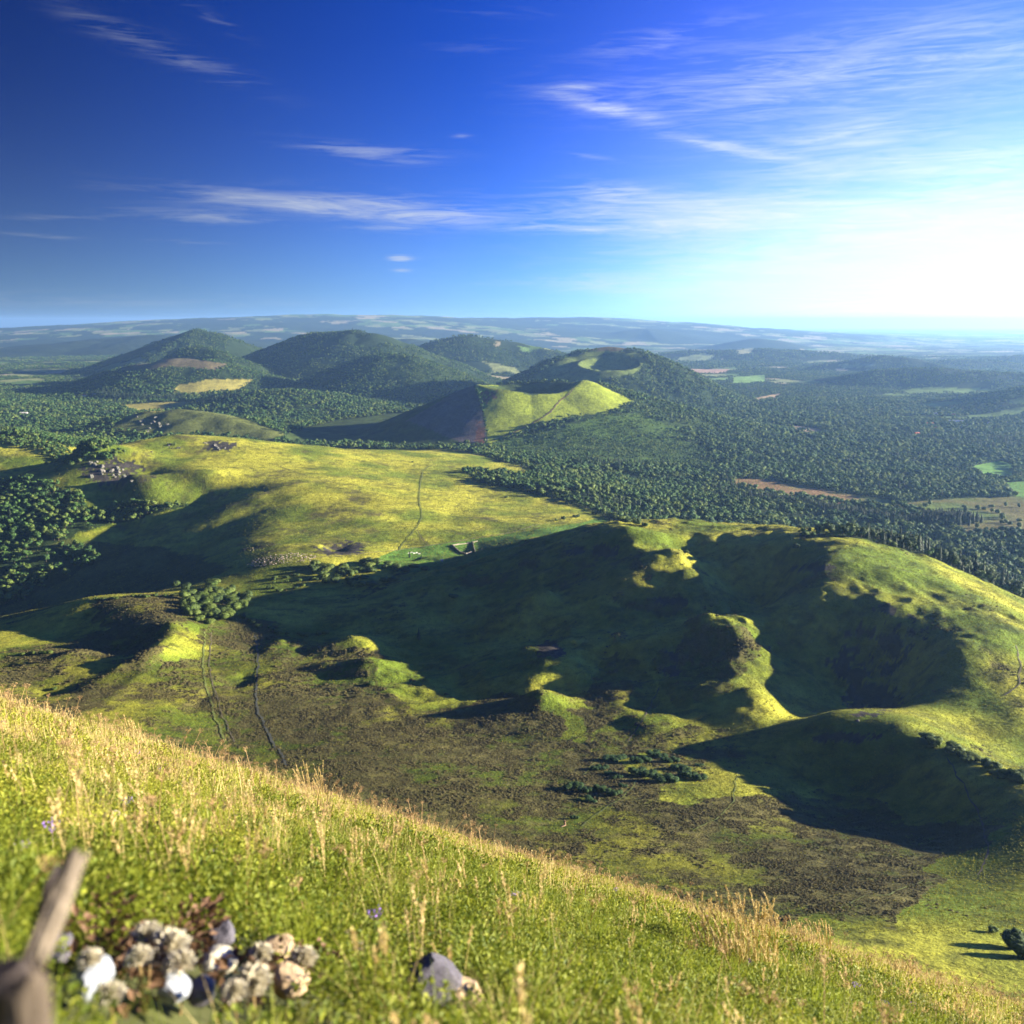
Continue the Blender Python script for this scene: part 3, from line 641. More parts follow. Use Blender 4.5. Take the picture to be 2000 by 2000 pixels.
def join(parts):
    V_, F_, M = [], [], []; n = 0
    for v, f, m in parts:
        V_.append(np.array(v)); F_ += [[a+n for a in p] for p in f]; M += [m]*len(f); n += len(v)
    return np.concatenate(V_), F_, M

M_TREE = mat_leaf('tree_leaves', (.016,.046,.012), (.080,.155,.030), .22, .8)
M_TREE2 = mat_leaf('near_tree_leaves', (.026,.054,.012), (.070,.105,.022), .25, .6)
M_TREEL = mat_leaf('light_tree_leaves', (.070,.120,.022), (.15,.20,.040), .25, .6)
M_CON = mat_leaf('conifer_needles', (.018,.036,.014), (.034,.055,.018), .1, .7)
M_BUSH = mat_leaf('bush_leaves', (.060,.105,.016), (.13,.17,.030), .3, .6)
M_JUN = mat_leaf('juniper_needles', (.030,.070,.018), (.060,.105,.022), .15, .4)
M_BARK = mat_plain('bark', (.10,.08,.06))
def tree_parts(kind, rng, nleaf, sub=1):
    """unit height 1; crown and trunk as separate vertex lists"""
    if kind == 'conifer':
        V_, F_ = [], []; n0 = 0; L = 7
        for k in range(L):
            z = .10+.80*k/(L-1)*.98; r = .20*(1-k/L)**.8*(1+.1*rng.normal()); m = 9
            for i in range(m):
                a = 2*math.pi*(i+rng.random()*.6)/m; rr = r*(.75+.5*rng.random())
                a2 = a+.42
                V_ += [(0, 0, z+.19), (math.cos(a-.36)*rr*.8, math.sin(a-.36)*rr*.8, z+.03), (math.cos(a)*rr, math.sin(a)*rr, z-.03), (math.cos(a+.36)*rr*.8, math.sin(a+.36)*rr*.8, z+.03)]
                F_.append([n0, n0+1, n0+2, n0+3]); n0 += 4
        crown = (np.array(V_), F_)
    else:
        lumps = []
        nl = 6 if kind == 'tree' else 9
        for k in range(nl):
            a = rng.random()*6.28; r = .27*math.sqrt(rng.random())
            z = .42+.33*rng.random()*(1-r)
            w = .16+.10*rng.random()
            lumps.append((math.cos(a)*r, math.sin(a)*r, z, w, w, w*.85))
        lumps.append((.1*rng.normal(), .1*rng.normal(), .72, .16, .16, .18)); lumps.append((0, 0, .48, .24, .24, .24))
        crown = leafy(lumps, nleaf, .085 if nleaf < 500 else .06, rng, .2, .9, sub)
    trunk = tube([(0,0,-.06),(0.01,0,.25),(0,.01,.5)], [.03,.024,.015], 5)
    return crown, trunk
def proto_tree(name, kind, seed, nleaf, mat, sub=1):
    rng = np.random.default_rng(seed); c, t = tree_parts(kind, rng, nleaf, sub)
    return (mesh_of(name+'_crown', c[0], c[1], [mat], None, kind != 'conifer'), mesh_of(name+'_trunk', t[0], t[1], [M_BARK]), join([(*c, 0), (*t, 1)]), mat)
def whole(pt, name):
    v, f, m = pt[2]; return mesh_of(name, v, f, [pt[3], M_BARK], m, 'con' not in name)

def scatter(name, pts, scl, rot, var, meshes, label, kind='stuff', parent=None):
    col = bpy.data.collections.new(name+'_kinds')
    for i, me in enumerate(meshes):
        o = bpy.data.objects.new('%s_%02d' % (name, i), me); col.objects.link(o)
    me = bpy.data.meshes.new(name); me.vertices.add(len(pts)); me.vertices.foreach_set('co', np.asarray(pts, np.float32).ravel())
    for k, v in (('scl', scl), ('rot', rot)):
        a = me.attributes.new(k, 'FLOAT_VECTOR', 'POINT'); a.data.foreach_set('vector', np.asarray(v, np.float32).ravel())
    a = me.attributes.new('var', 'INT', 'POINT'); a.data.foreach_set('value', np.asarray(var, np.int32))
    o = bpy.data.objects.new(name, me); COL.objects.link(o)
    g = bpy.data.node_groups.new(name, 'GeometryNodeTree'); g.is_modifier = True
    g.interface.new_socket('Geometry', in_out='INPUT', socket_type='NodeSocketGeometry'); g.interface.new_socket('Geometry', in_out='OUTPUT', socket_type='NodeSocketGeometry')
    gi = g.nodes.new('NodeGroupInput'); go = g.nodes.new('NodeGroupOutput'); ip = g.nodes.new('GeometryNodeInstanceOnPoints'); ci = g.nodes.new('GeometryNodeCollectionInfo')
    ci.inputs['Collection'].default_value = col; ci.inputs['Separate Children'].default_value = True; ci.inputs['Reset Children'].default_value = True
    def named(k, t):
        n = g.nodes.new('GeometryNodeInputNamedAttribute'); n.data_type = t; n.inputs['Name'].default_value = k; return n.outputs['Attribute']
    er = g.nodes.new('FunctionNodeEulerToRotation'); g.links.new(named('rot', 'FLOAT_VECTOR'), er.inputs[0])
    m2p = g.nodes.new('GeometryNodeMeshToPoints'); g.links.new(gi.outputs[0], m2p.inputs[0]); g.links.new(m2p.outputs[0], ip.inputs['Points'])
    g.links.new(ci.outputs[0], ip.inputs['Instance']); ip.inputs['Pick Instance'].default_value = True
    g.links.new(named('var', 'INT'), ip.inputs['Instance Index']); g.links.new(er.outputs[0], ip.inputs['Rotation']); g.links.new(named('scl', 'FLOAT_VECTOR'), ip.inputs['Scale'])
    g.links.new(ip.outputs[0], go.inputs[0])
    md = o.modifiers.new('scatter', 'NODES'); md.node_group = g
    tag(o, label, kind=kind); return o
def ws(base, rng, n, lo, hi): return (lo+(hi-lo)*rng.random((n, 1)))*np.ones((n, 3))*base

def cell(x, y, A_):
    """value of a per-vertex array at world points"""
    s = np.clip(x/y, cols[0], cols[-1]-1e-6); l = np.clip(np.log(y), lr[0], lr[-1]-1e-6)
    i = np.clip(np.searchsorted(cols, s, 'right')-1, 0, NC-2); j = np.clip(np.searchsorted(lr, l, 'right')-1, 0, NR-2)
    i = i + ((s-cols[i]) > .5*(cols[i+1]-cols[i])); j = j + ((y-rows[j]) > .5*(rows[j+1]-rows[j]))
    return A_[j, i]
def sample(d0, d1, spacing, rng, s0=-.64, s1=.66, jit=.5):
    """jittered grid over a band of the land"""
    ys = np.arange(d0, d1, spacing*.9); xs = np.arange(s0*d1, s1*d1, spacing)
    X, Y = np.meshgrid(xs, ys); X = X + (np.arange(len(ys)) % 2)[:,None]*spacing*.5
    X = X.ravel() + (rng.random(X.size)-.5)*2*jit*spacing; Y = Y.ravel() + (rng.random(Y.size)-.5)*2*jit*spacing
    k = (Y > d0) & (Y < d1) & (X/Y > s0) & (X/Y < s1)
    return X[k], Y[k]
# line of sight test from a raised eye so that hidden ground is left bare but a step aside still shows trees
from_h = 14.0
SL = (GZ+from_h)/GY; run = np.maximum.accumulate((GZ-8)/GY, axis=0)
SEEN = SL >= np.vstack([np.full((1, NC), -9), run[:-1]])

# ------------------------------------------------------------------ forest
PT = [proto_tree('tree', 'tree', 20+i, 150, M_TREE if i < 3 else M_TREEL) for i in range(6)]
PC = [proto_tree('conifer', 'conifer', 40+i, 0, M_CON) for i in range(3)]
PN = [proto_tree('near_tree', 'near', 60+i, 900, M_TREE2, 2) for i in range(4)]
tmesh = [whole(p, 'tree_%d' % i) for i, p in enumerate(PT)] + [whole(p, 'con_%d' % i) for i, p in enumerate(PC)]
rng = np.random.default_rng(5)
fx, fy, fs, fv = [], [], [], []
conif = fbm(GX/220, GY/220, 4, 501)
for d0, d1, sp_, hs in ((860, 2300, 7.2, 10.0), (2300, 4300, 9.2, 10.5), (4300, 6500, 11, 8), (6500, 9500, 21, 11)):
    x, y = sample(d0, d1, sp_, rng)
    k = cell(x, y, forest) & cell(x, y, SEEN); x, y = x[k], y[k]
    c = cell(x, y, conif); gap = fbm(x/60, y/60, 3, 511)
    k = (gap > -.22) | (rng.random(len(x)) < .25); x, y, c = x[k], y[k], c[k]
    isC = (c + .25*rng.normal(size=len(x))) > .62
    h = hs*(.35+1.15*rng.random(len(x))**1.6)*(1+.25*fbm(x/150, y/150, 2, 517))
    h = np.where(isC, h*1.25, h); h = np.where(cell(x, y, scrubz), h*.55, h)
    fx.append(x); fy.append(y); fs.append(h); fv.append(np.where(isC, 6+rng.integers(0, 3, len(x)), np.where(fbm(x/55, y/55, 3, 531)+.35*rng.normal(size=len(x)) > .22, rng.integers(3, 6, len(x)), rng.integers(0, 3, len(x)))))
# the dark spruce strip and block at the right
def strip(poly, sp_, n, var, h0, h1, w=0):
    g = ground([p[0] for p in poly], [p[1] for p in poly]); L = np.linalg.norm(np.diff(g[:,:2], axis=0), axis=1); T = np.r_[0, np.cumsum(L)]
    m = int(T[-1]/sp_); t = np.repeat(np.linspace(0, T[-1], m), n)+rng.normal(size=m*n)*sp_*.3
    x = np.interp(t, T, g[:,0])+rng.normal(size=m*n)*w; y = np.interp(t, T, g[:,1])+rng.normal(size=m*n)*w
    fx.append(x); fy.append(y); fs.append(h0+(h1-h0)*rng.random(m*n)); fv.append(var(m*n))
con = lambda n: 6+rng.integers(0, 3, n); dec = lambda n: rng.integers(0, 6, n)
strip([(1480,975),(1560,985),(1640,1000),(1720,1012),(1760,1024)], 5, 6, con, 11, 16, 12)
strip([(1820,1016),(1850,1018),(1880,1020)], 3.5, 16, con, 14, 20, 14)
strip([(1780,1018),(1830,1024)], 5, 5, con, 12, 17, 8)
strip([(-200,868),(0,862),(60,866),(110,876),(160,886),(215,888)], 6, 7, dec, 6, 11, 14)
strip([(190,770),(250,778),(320,780),(360,778)], 10, 7, con, 14, 22, 22)
strip([(380,790),(430,782),(460,776)], 12, 5, con, 14, 20, 20)
FX = np.concatenate(fx); FY = np.concatenate(fy); FS = np.concatenate(fs); FV = np.concatenate(fv); FZ = H(FX, FY)
# the trees that show largest become individuals
dist = np.hypot(FX, FY); px_, py_ = proj(FX, FY, FZ+FS)
run0 = np.maximum.accumulate(GZ/GY, axis=0)
vis = (FZ+FS*.9)/FY >= cell(FX, FY*.995, run0)-1e-4
inview = (px_ > -20) & (px_ < 2020) & (py_ < 2000) & vis
score = np.where(inview, FS/dist, 0); order = np.argsort(-score)
NI = 290
ind = order[:NI]; rest = np.ones(len(FX), bool); rest[ind] = False
nF = rest.sum(); wob = 1.0+.5*rng.random((nF, 1))
sc = np.c_[FS[rest], FS[rest], FS[rest]]*np.c_[wob, wob, np.ones((nF, 1))]
scatter('forest', np.c_[FX, FY, FZ][rest], sc, np.c_[np.zeros(nF), np.zeros(nF), rng.random(nF)*6.28], FV[rest], tmesh, 'forest of small round green trees covering the plain and the lower volcano slopes')
def add_tree(pt, x, y, z, h, rot, name, label, cat, group, wide=1.0):
    e = bpy.data.objects.new(name, None); COL.objects.link(e); e.location = (x, y, z); e.rotation_euler[2] = rot; e.scale = (h*wide, h*wide, h); e.empty_display_size = .1
    tag(e, label, cat, group)
    for nm, me in (('crown', pt[0]), ('trunk', pt[1])):
        o = bpy.data.objects.new(nm, me); COL.objects.link(o); o.parent = e
    return e
for i in ind:
    con_ = FV[i] >= 6; pt = PC[FV[i]-6] if con_ else PN[FV[i] % 4]
    if con_: add_tree(pt, FX[i], FY[i], FZ[i], FS[i], rng.random()*6.28, 'spruce_tree', 'dark pointed spruce among the round trees of the forest', 'conifer', 'spruces at the edge of the forest', 1)
    elif FX[i] < 0 and py_[i] > 930: add_tree(pt, FX[i], FY[i], FZ[i], FS[i], rng.random()*6.28, 'leafy_tree', 'small round tree in the shaded wood under the meadow hill', 'tree', 'trees of the shaded wood on the left', 1.05)
    else: add_tree(pt, FX[i], FY[i], FZ[i], FS[i], rng.random()*6.28, 'leafy_tree', 'round green tree at the forest edge behind the crest of the humped hill', 'tree', 'nearest trees of the forest', 1.1)
print('FOREST', len(FX), nF)
# ------------------------------------------------------------------ tussocks and heather on the near land
M_HEA = mat_leaf('heather', (.125,.100,.036), (.085,.082,.026), .1, .5, .9)
M_TUS = mat_leaf('grass_tussock', (.085,.12,.014), (.37,.345,.042), .25, .6, .8)
rng = np.random.default_rng(3)
hmeshes, gmeshes = [], []
for i in range(5):
    v, f = leafy([(0,0,.12,.5,.5,.36),(.25,.1,.1,.3,.3,.25)], 40, .26, rng, .2, .9); hmeshes.append(mesh_of('heather_%d' % i, v, f, [M_HEA]))
def tuft(n, L, w, rng, spread=.5, seg=3, head=None, bend=.6, r0=.08):
    V_, F_ = [], []; n0 = 0
    for k in range(n):
        a = rng.random()*6.28; r = r0*math.sqrt(rng.random()); p = np.array([math.cos(a)*r, math.sin(a)*r, -.03]); l = L*(.55+.6*rng.random())
        out = np.array([math.cos(a), math.sin(a), 0])*spread*rng.random()+np.array([-.10,-.02,0]); side = np.array([-math.sin(a+rng.normal()*.5), math.cos(a+rng.normal()*.5), 0])
        for s in range(seg+1):
            t = s/seg; q_ = p + np.array([0,0,1])*l*(t-.28*bend*t*t) + out*l*(t*.35+t*t*bend)
            ww = w*(1-t)**.6*.5 + w*.03
            V_ += [q_-side*ww, q_+side*ww]
        for s in range(seg): b = n0+2*s; F_.append([b, b+1, b+3, b+2])
        n0 += 2*(seg+1)
    return np.array(V_), F_
for i in range(4):
    v, f = tuft(16, .55, .12, rng, .9, 1, bend=.4, r0=.35); gmeshes.append(mesh_of('tussock_%d' % i, v, f, [M_TUS]))
def hills_cover():
    P_, S_, V_ = [], [], []
    for d0, d1, sp_ in ((260, 420, 1.05), (420, 640, 1.35), (640, 1150, 2.2)):
        x, y = sample(d0, d1, sp_, rng, -.62, .64); hv = cell(x, y, hm); so = cell(x, y, soil); se = cell(x, y, SEEN)
        k = (rng.random(len(x)) < hv*1.1*smooth(-.45, .25, fbm(x/5.5, y/5.5, 3, 601))) & (so == 0) & se; x, y = x[k], y[k]
        s = sp_*(.45+.6*rng.random(len(x)))*(1+.7*fbm(x/12, y/12, 3, 607))
        P_.append(np.c_[x, y, H(x, y)-.05]); S_.append(np.c_[s, s, s*.62]); V_.append(rng.integers(0, 5, len(x)))
    P_, S_, V_ = map(np.concatenate, (P_, S_, V_)); n = len(P_); print('HEATHER', n)
    scatter('heather', P_, S_, np.c_[np.zeros((n, 2)), rng.random(n)*6.28], V_, hmeshes, 'brown heather covering the valley floor and the shaded hollows')
    P_, S_, V_ = [], [], []
    for d0, d1, sp_ in ((250, 420, 1.3), (420, 640, 1.8), (640, 1150, 2.9), (1150, 2100, 5.5)):
        x, y = sample(d0, d1, sp_, rng, -.62, .64); hv = cell(x, y, hm); so = cell(x, y, soil); se = cell(x, y, SEEN); fo = cell(x, y, forest); hb = cell(x, y, heath)
        k = (rng.random(len(x)) < (1-hv)*.85*(1-.6*smooth(.25, .6, hb))) & (so == 0) & se & ~fo; x, y = x[k], y[k]
        s = (.9+.35*sp_)*(.5+.7*rng.random(len(x)))
        P_.append(np.c_[x, y, H(x, y)-.03]); S_.append(np.c_[s, s, s*.55]); V_.append(rng.integers(0, 4, len(x)))
    P_, S_, V_ = map(np.concatenate, (P_, S_, V_)); n = len(P_); print('TUSSOCK', n)
    scatter('hill_grass', P_, S_, np.c_[np.zeros((n, 2)), rng.random(n)*6.28], V_, gmeshes, 'rough tufted grass covering the hills and the meadow hill')
hills_cover()

# ------------------------------------------------------------------ bushes and single trees
BUSH = []
for i in range(6):
    l = [(rng.normal()*.16, rng.normal()*.16, .34+.2*rng.random(), .3+.1*rng.random(), .3+.1*rng.random(), .30+.08*rng.random()) for k in range(5)]
    v, f = leafy(l, 420, .07, rng, .2, .88, 2); BUSH.append(mesh_of('bush_foliage', v, f, [M_BUSH if i < 4 else M_TREE2], None, True))
JUN = []
for i in range(5):
    l = [((k-3)*.13+rng.normal()*.04, rng.normal()*.10, .30+.12*rng.random(), .17, .20, .26) for k in range(7)]
    v, f = leafy(l, 1300, .05, rng, .35, .9, 2); JUN.append(mesh_of('juniper_foliage', v, f, [M_JUN], None, True))
stem = tube([(0,0,-.05),(.02,0,.2),(0,.02,.4)], [.035,.028,.02], 5); STEM = mesh_of('bush_stem', stem[0], stem[1], [M_BARK])
def add_bush(fol, x, y, w, h, rot, name, label, cat, group, stem_=True):
    z = float(H(x, y)); e = bpy.data.objects.new(name, None); COL.objects.link(e); e.location = (x, y, z-.02*h); e.rotation_euler[2] = rot; e.scale = (w, w, h); tag(e, label, cat, group)
    o = bpy.data.objects.new('foliage', fol); COL.objects.link(o); o.parent = e
    if stem_: o = bpy.data.objects.new('stem', STEM); COL.objects.link(o); o.parent = e
    return e
juns = [(1200,1481,50,11,'longest bush of the back row beside the green track'),(1252,1484,42,13,'rounded bush in the middle of the back row'),(1285,1474,44,12,'dark bush at the very back of the patch'),(1310,1484,36,11,'low bush behind the two largest'),
 (1173,1499,38,10,'small oval bush at the left end of the second row'),(1193,1509,26,7,'low dark bush between the two left rows'),(1205,1517,24,7,'little bush just above the path bend'),(1258,1508,58,17,'large bush in the centre of the patch'),
 (1297,1520,58,17,'largest bush, reaching lowest in the centre'),(1330,1499,44,12,'bush behind the right end of the patch'),(1360,1516,48,17,'biggest bush at the right end of the patch'),(1340,1510,36,14,'bush touching the right end clump'),
 (1118,1534,44,15,'dark bush at the left end of the front row'),(1146,1542,38,13,'second bush of the front row from the left'),(1178,1541,38,14,'dark bush of the front row by the path'),(1200,1548,34,13,'bush of the front row hanging over the path'),
 (1152,1561,32,9,'lone low bush in front of the front row'),(1216,1534,20,8,'small round bush above the front row'),(1122,1595,18,9,'small bush by the broken stump'),(1366,1494,20,5,'tiny bush behind the right end clump'),(1283,1466,14,4,'tiny bush at the far back edge')]
g = ground([j[0] for j in juns], [j[1]+j[3]*.45 for j in juns])
for (px, py, w, h, lb), p in zip(juns, g):
    m = p[1]/1804*1.05
    add_bush(JUN[rng.integers(0, 5)], p[0], p[1]+w*m*.15, w*m*.9, max(h*m*1.15, 1.2), rng.normal()*.25-.15, 'juniper_bush', 'dark green juniper, '+lb, 'bush', 'junipers on the valley floor')
def fill(poly, n, rng):
    P_ = np.array(poly, float); out = []
    while len(out) < n:
        x = P_[:,0].min()+rng.random()*np.ptp(P_[:,0]); y = P_[:,1].min()+rng.random()*np.ptp(P_[:,1])
        if inpoly(poly, np.array([x]), np.array([y]))[0]: out.append((x, y))
    return out
def along(line, n, j, rng):
    L = np.array(line, float); T = np.r_[0, np.cumsum(np.linalg.norm(np.diff(L, axis=0), axis=1))]; t = np.sort(rng.random(n))*T[-1]
    return list(zip(np.interp(t, T, L[:,0])+rng.normal(size=n)*j, np.interp(t, T, L[:,1])+rng.normal(size=n)*j*.4))
groups = [
 (fill([(335,1145),(420,1140),(490,1160),(470,1190),(440,1215),(405,1235),(370,1205)], 60, rng), (9,16), (6.5,11), 'leafy_bush', 'round green bush in the dense thicket at the head of the track', 'bushes of the thicket above the track'),
 (fill([(590,1110),(660,1098),(740,1098),(830,1112),(880,1098),(800,1128),(700,1150),(620,1135)], 56, rng), (8,14), (5,9), 'leafy_bush', 'green bush in the belt between the flock and the big shadow', 'bushes in the belt below the flock'),
 (fill([(520,1130),(600,1120),(640,1140),(560,1158),(500,1160)], 16, rng), (4,8), (2.5,4.5), 'leafy_bush', 'low bush on the heather strip below the flock', 'low bushes on the heather strip'),
 (along([(455,1190),(490,1215),(540,1236),(600,1242),(645,1238)], 26, 3, rng), (4,7), (2.5,4.5), 'leafy_bush', 'low bush in the curved hedge round the small crater', 'bushes of the curved hedge'),
 (along([(185,1172),(250,1168),(340,1164),(430,1170)], 22, 2, rng), (3,6), (2,3.5), 'leafy_bush', 'low bush on the sunlit crest of the heather ridge', 'bushes on the heather ridge crest'),
 (along([(25,1282),(60,1279),(100,1276)], 9, 1.5, rng), (3,5), (2,3.5), 'leafy_bush', 'low bush on the crest at the left edge', 'bushes on the left crest'),
 (along([(1800,1440),(1860,1470),(1920,1492),(2000,1530)], 26, 6, rng), (5,9), (3,5.5), 'leafy_bush', 'dark bush in the gully behind the small ridge', 'bushes in the gully behind the small ridge'),
 (fill([(1770,985),(1990,985),(1995,1060),(1870,1030),(1800,1005)], 34, rng), (6,10), (6,11), 'leafy_tree', 'lone tree standing on the open pasture among the forest', 'trees on the open pasture'),
 (fill([(895,905),(1000,925),(1040,945),(960,938),(900,925)], 12, rng), (4,7), (3,6), 'leafy_bush', 'small bush in the grass bay of the forest edge', 'bushes in the grass bay'),
 (along([(1085,1015),(1120,1012),(1160,1002),(1230,1018),(1290,1035)], 16, 5, rng), (5,9), (4,7), 'leafy_bush', 'bush by the green strip at the far end of the meadow', 'bushes at the far end of the meadow'),
 (along([(915,868),(895,872),(870,872),(850,866)], 12, 4, rng), (9,16), (8,13), 'leafy_tree', 'tree at the foot of the dark scree of the crater cone', 'trees at the foot of the scree'),
 (along([(1440,945),(1500,955),(1600,975),(1700,985)], 14, 5, rng), (6,10), (5,8), 'leafy_tree', 'small tree on the brown clearing strip', 'trees on the clearing strip'),
]
for pts, (w0, w1), (h0, h1), nm, lb, gp in groups:
    g = ground([p[0] for p in pts], [p[1] for p in pts])
    for p in g:
        if np.isnan(p[0]): continue
        add_bush(BUSH[rng.integers(0, 6)], p[0], p[1], w0+(w1-w0)*rng.random(), h0+(h1-h0)*rng.random(), rng.random()*6.28, nm, lb, nm.split('_')[1], gp, nm == 'leafy_tree')
singles = [(1115,985,5,3.5,'leafy_bush','small dark bush alone on the far right of the bright meadow'),(990,972,6,3.5,'leafy_bush','small dark bush alone in the middle of the bright meadow'),(805,903,6,3,'leafy_bush','flat dark bush where the meadow tracks meet'),
 (908,916,7,6,'leafy_tree','round tree at the near corner of the grass bay'),(917,928,5,5,'leafy_tree','small tree beside the end of the thicket on the meadow'),(1555,1071,7,5,'leafy_bush','dark bush on the skyline of the humped hill'),(800,1090,5,9,'spruce_tree','dark pointed spruce beside the white troughs'),
 (823,1091,4,6,'spruce_tree','smaller spruce right of the pointed one'),(818,1250,7,11,'spruce_tree','lone spruce deep in the big shadow'),(725,1338,6,3,'leafy_bush','dark bush on the sunlit step of the mound'),(1340,1080,5,3,'leafy_bush','small bush in the hollow on the hill top'),
 (105,1347,4,2,'leafy_bush','small bush on the slope above the near grass'),(1940,1820,3,2,'leafy_bush','small dark bush on the bright grass at the lower right'),(340,870,9,6,'leafy_bush','dark bush by the rocks on top of the meadow hill'),(85,887,7,5,'leafy_bush','dark bush alone on the small plateau'),(888,1168,10,5,'leafy_bush','dark bush on the shaded flank of the humped hill'),(110,912,7,5,'leafy_bush','dark bush in the shadow of the rocky hill end'),
 (1998,1868,7,4.5,'leafy_tree','dark tree cut off by the right edge low down'),(1985,1850,7,5,'leafy_bush','dark bush next to the tree at the right edge')]
g = ground([s[0] for s in singles], [s[1] for s in singles])
for (px, py, w, h, nm, lb), p in zip(singles, g):
    if np.isnan(p[0]): continue
    if nm == 'spruce_tree': add_tree(PC[0], p[0], p[1], p[2], h, 1.0, nm, lb, 'conifer', None, 1.2)
    else: add_bush(BUSH[rng.integers(0, 6)], p[0], p[1], w, h, rng.random()*6.28, nm, lb, nm.split('_')[1], None, nm == 'leafy_tree')

# ------------------------------------------------------------------ paths
def mat_path(name, c): return mat_plain(name, c, .95, .35, .4)
def path(name, line, w, mat, label, dmin=200, wob=.25):
    L = np.array(line, float); T = np.r_[0, np.cumsum(np.linalg.norm(np.diff(L, axis=0), axis=1))]
    t = np.linspace(0, T[-1], int(T[-1]/2.5)+2); px = np.interp(t, T, L[:,0]); py = np.interp(t, T, L[:,1])
    ker = np.array([1,2,3,2,1.])/9
    for a in (px, py): a[2:-2] = np.convolve(a, ker, 'valid')
    g = ground(px, py, dmin); g = g[~np.isnan(g[:,0])]
    keep = [0]
    for i in range(1, len(g)):
        if 1.0 < np.hypot(*(g[i,:2]-g[keep[-1],:2])) < 160: keep.append(i)
    g = g[keep]; 
    T = np.r_[0, np.cumsum(np.hypot(*np.diff(g[:,:2], axis=0).T))]; st = max(1.2, w*.8); t = np.arange(0, T[-1], st)
    if len(t) < 5: print('short path', label, len(t)); return
    x = np.interp(t, T, g[:,0]); y = np.interp(t, T, g[:,1]); x += (1.2+wob*w)*fbm(t/11, t*0, 4, 7); y += (1.2+wob*w)*fbm(t/11, t*0+5, 4, 8)
    d = np.stack([np.gradient(x), np.gradient(y)], 1); d /= np.linalg.norm(d, axis=1, keepdims=True)+1e-9; n = np.stack([-d[:,1], d[:,0]], 1)
    V_ = []; ww = w*.62*(.5+1.0*vnoise(t/4, t*0, 12))
    for off in (-.5, 0, .5):
        qx = x+n[:,0]*ww*off; qy = y+n[:,1]*ww*off; V_.append(np.stack([qx, qy, H(qx, qy)+.12+.0003*qy], 1))
    V_ = np.stack(V_, 1).reshape(-1, 3); m = len(t)
    f = [[3*i+k, 3*i+k+1, 3*i+k+4, 3*i+k+3] for i in range(m-1) for k in (0, 1)]
    o = bpy.data.objects.new(name, mesh_of(name, V_, f, [mat], None, True)); COL.objects.link(o); tag(o, label, kind='structure')
PM_red, PM_green, PM_pale, PM_brown = mat_path('red_earth', (.15,.08,.05)), mat_path('green_track', (.12,.145,.030)), mat_path('pale_track', (.20,.17,.09)), mat_path('brown_earth', (.10,.085,.05))
path('path', [(1122,757),(1112,770),(1095,782),(1075,805),(1045,825),(1010,842),(960,862)], 5, PM_red, 'reddish path slanting down the grassy crater cone')
path('path', [(866,902),(855,905),(840,910),(826,920),(821,945),(819,980),(826,1008),(815,1030),(795,1052),(778,1076)], 2.6, PM_green, 'bright green track running down the yellow meadow')
path('path', [(815,1035),(825,1055),(838,1066)], 1.6, PM_brown, 'short brown branch track at the foot of the meadow')
path('path', [(604,1090),(700,1082),(778,1075),(850,1064),(940,1050),(1000,1040),(1060,1022)], 2.6, PM_pale, 'pale dirt track passing the flock and the sheepfold')
path('path', [(1245,1522),(1232,1545),(1200,1570),(1165,1590),(1135,1615)], 1.3, PM_green, 'pale green footpath crossing the heather beside the junipers')
path('path', [(1443,1505),(1436,1545),(1433,1566),(1402,1599),(1350,1625)], .9, PM_green, 'thin footpath bending through the heather right of the junipers')
path('path', [(402,1235),(396,1290),(402,1340),(420,1400),(440,1450)], 2.0, PM_green, 'double rutted track descending from the thicket')
path('path', [(415,1235),(408,1290),(416,1340),(436,1400),(458,1450)], 1.2, PM_brown, 'second rut of the track below the thicket')
path('path', [(500,1240),(505,1300),(498,1360),(508,1400),(528,1440),(562,1495)], 2.2, mat_path('grey_gravel', (.07,.075,.055)), 'greyish gravel path curving down through the mounds')
path('path', [(1290,1340),(1268,1385),(1228,1450)], 1.2, PM_brown, 'dark narrow path up the sunlit nose of the hill')
path('path', [(1850,1478),(1880,1530),(1905,1575),(1920,1615),(1932,1655),(1925,1690),(1905,1710)], 1.0, PM_brown, 'thin dark path along the small ridge at the right edge')
path('path', [(1900,1710),(1830,1715),(1780,1730),(1740,1748),(1690,1750),(1640,1775)], .8, PM_green, 'faint path along the edge of the bright grass')
path('path', [(1985,1260),(1995,1300),(1990,1340),(1960,1360)], 1.2, PM_brown, 'thin track on the sunny slope at the right edge')
path('path', [(300,1045),(380,1015),(460,985),(560,948),(640,937),(720,925)], 1.8, PM_pale, 'faint track along the shoulder of the meadow hill')
path('path', [(530,905),(600,930),(660,945)], 1.6, PM_brown, 'faint brown line across the top of the meadow')
path('path', [(1180,1465),(1250,1466),(1340,1460),(1480,1458)], 1.2, PM_green, 'light grassy line behind the junipers')
path('path', [(1175,1475),(1160,1492),(1140,1515)], 1.0, PM_green, 'light footpath at the left of the junipers')

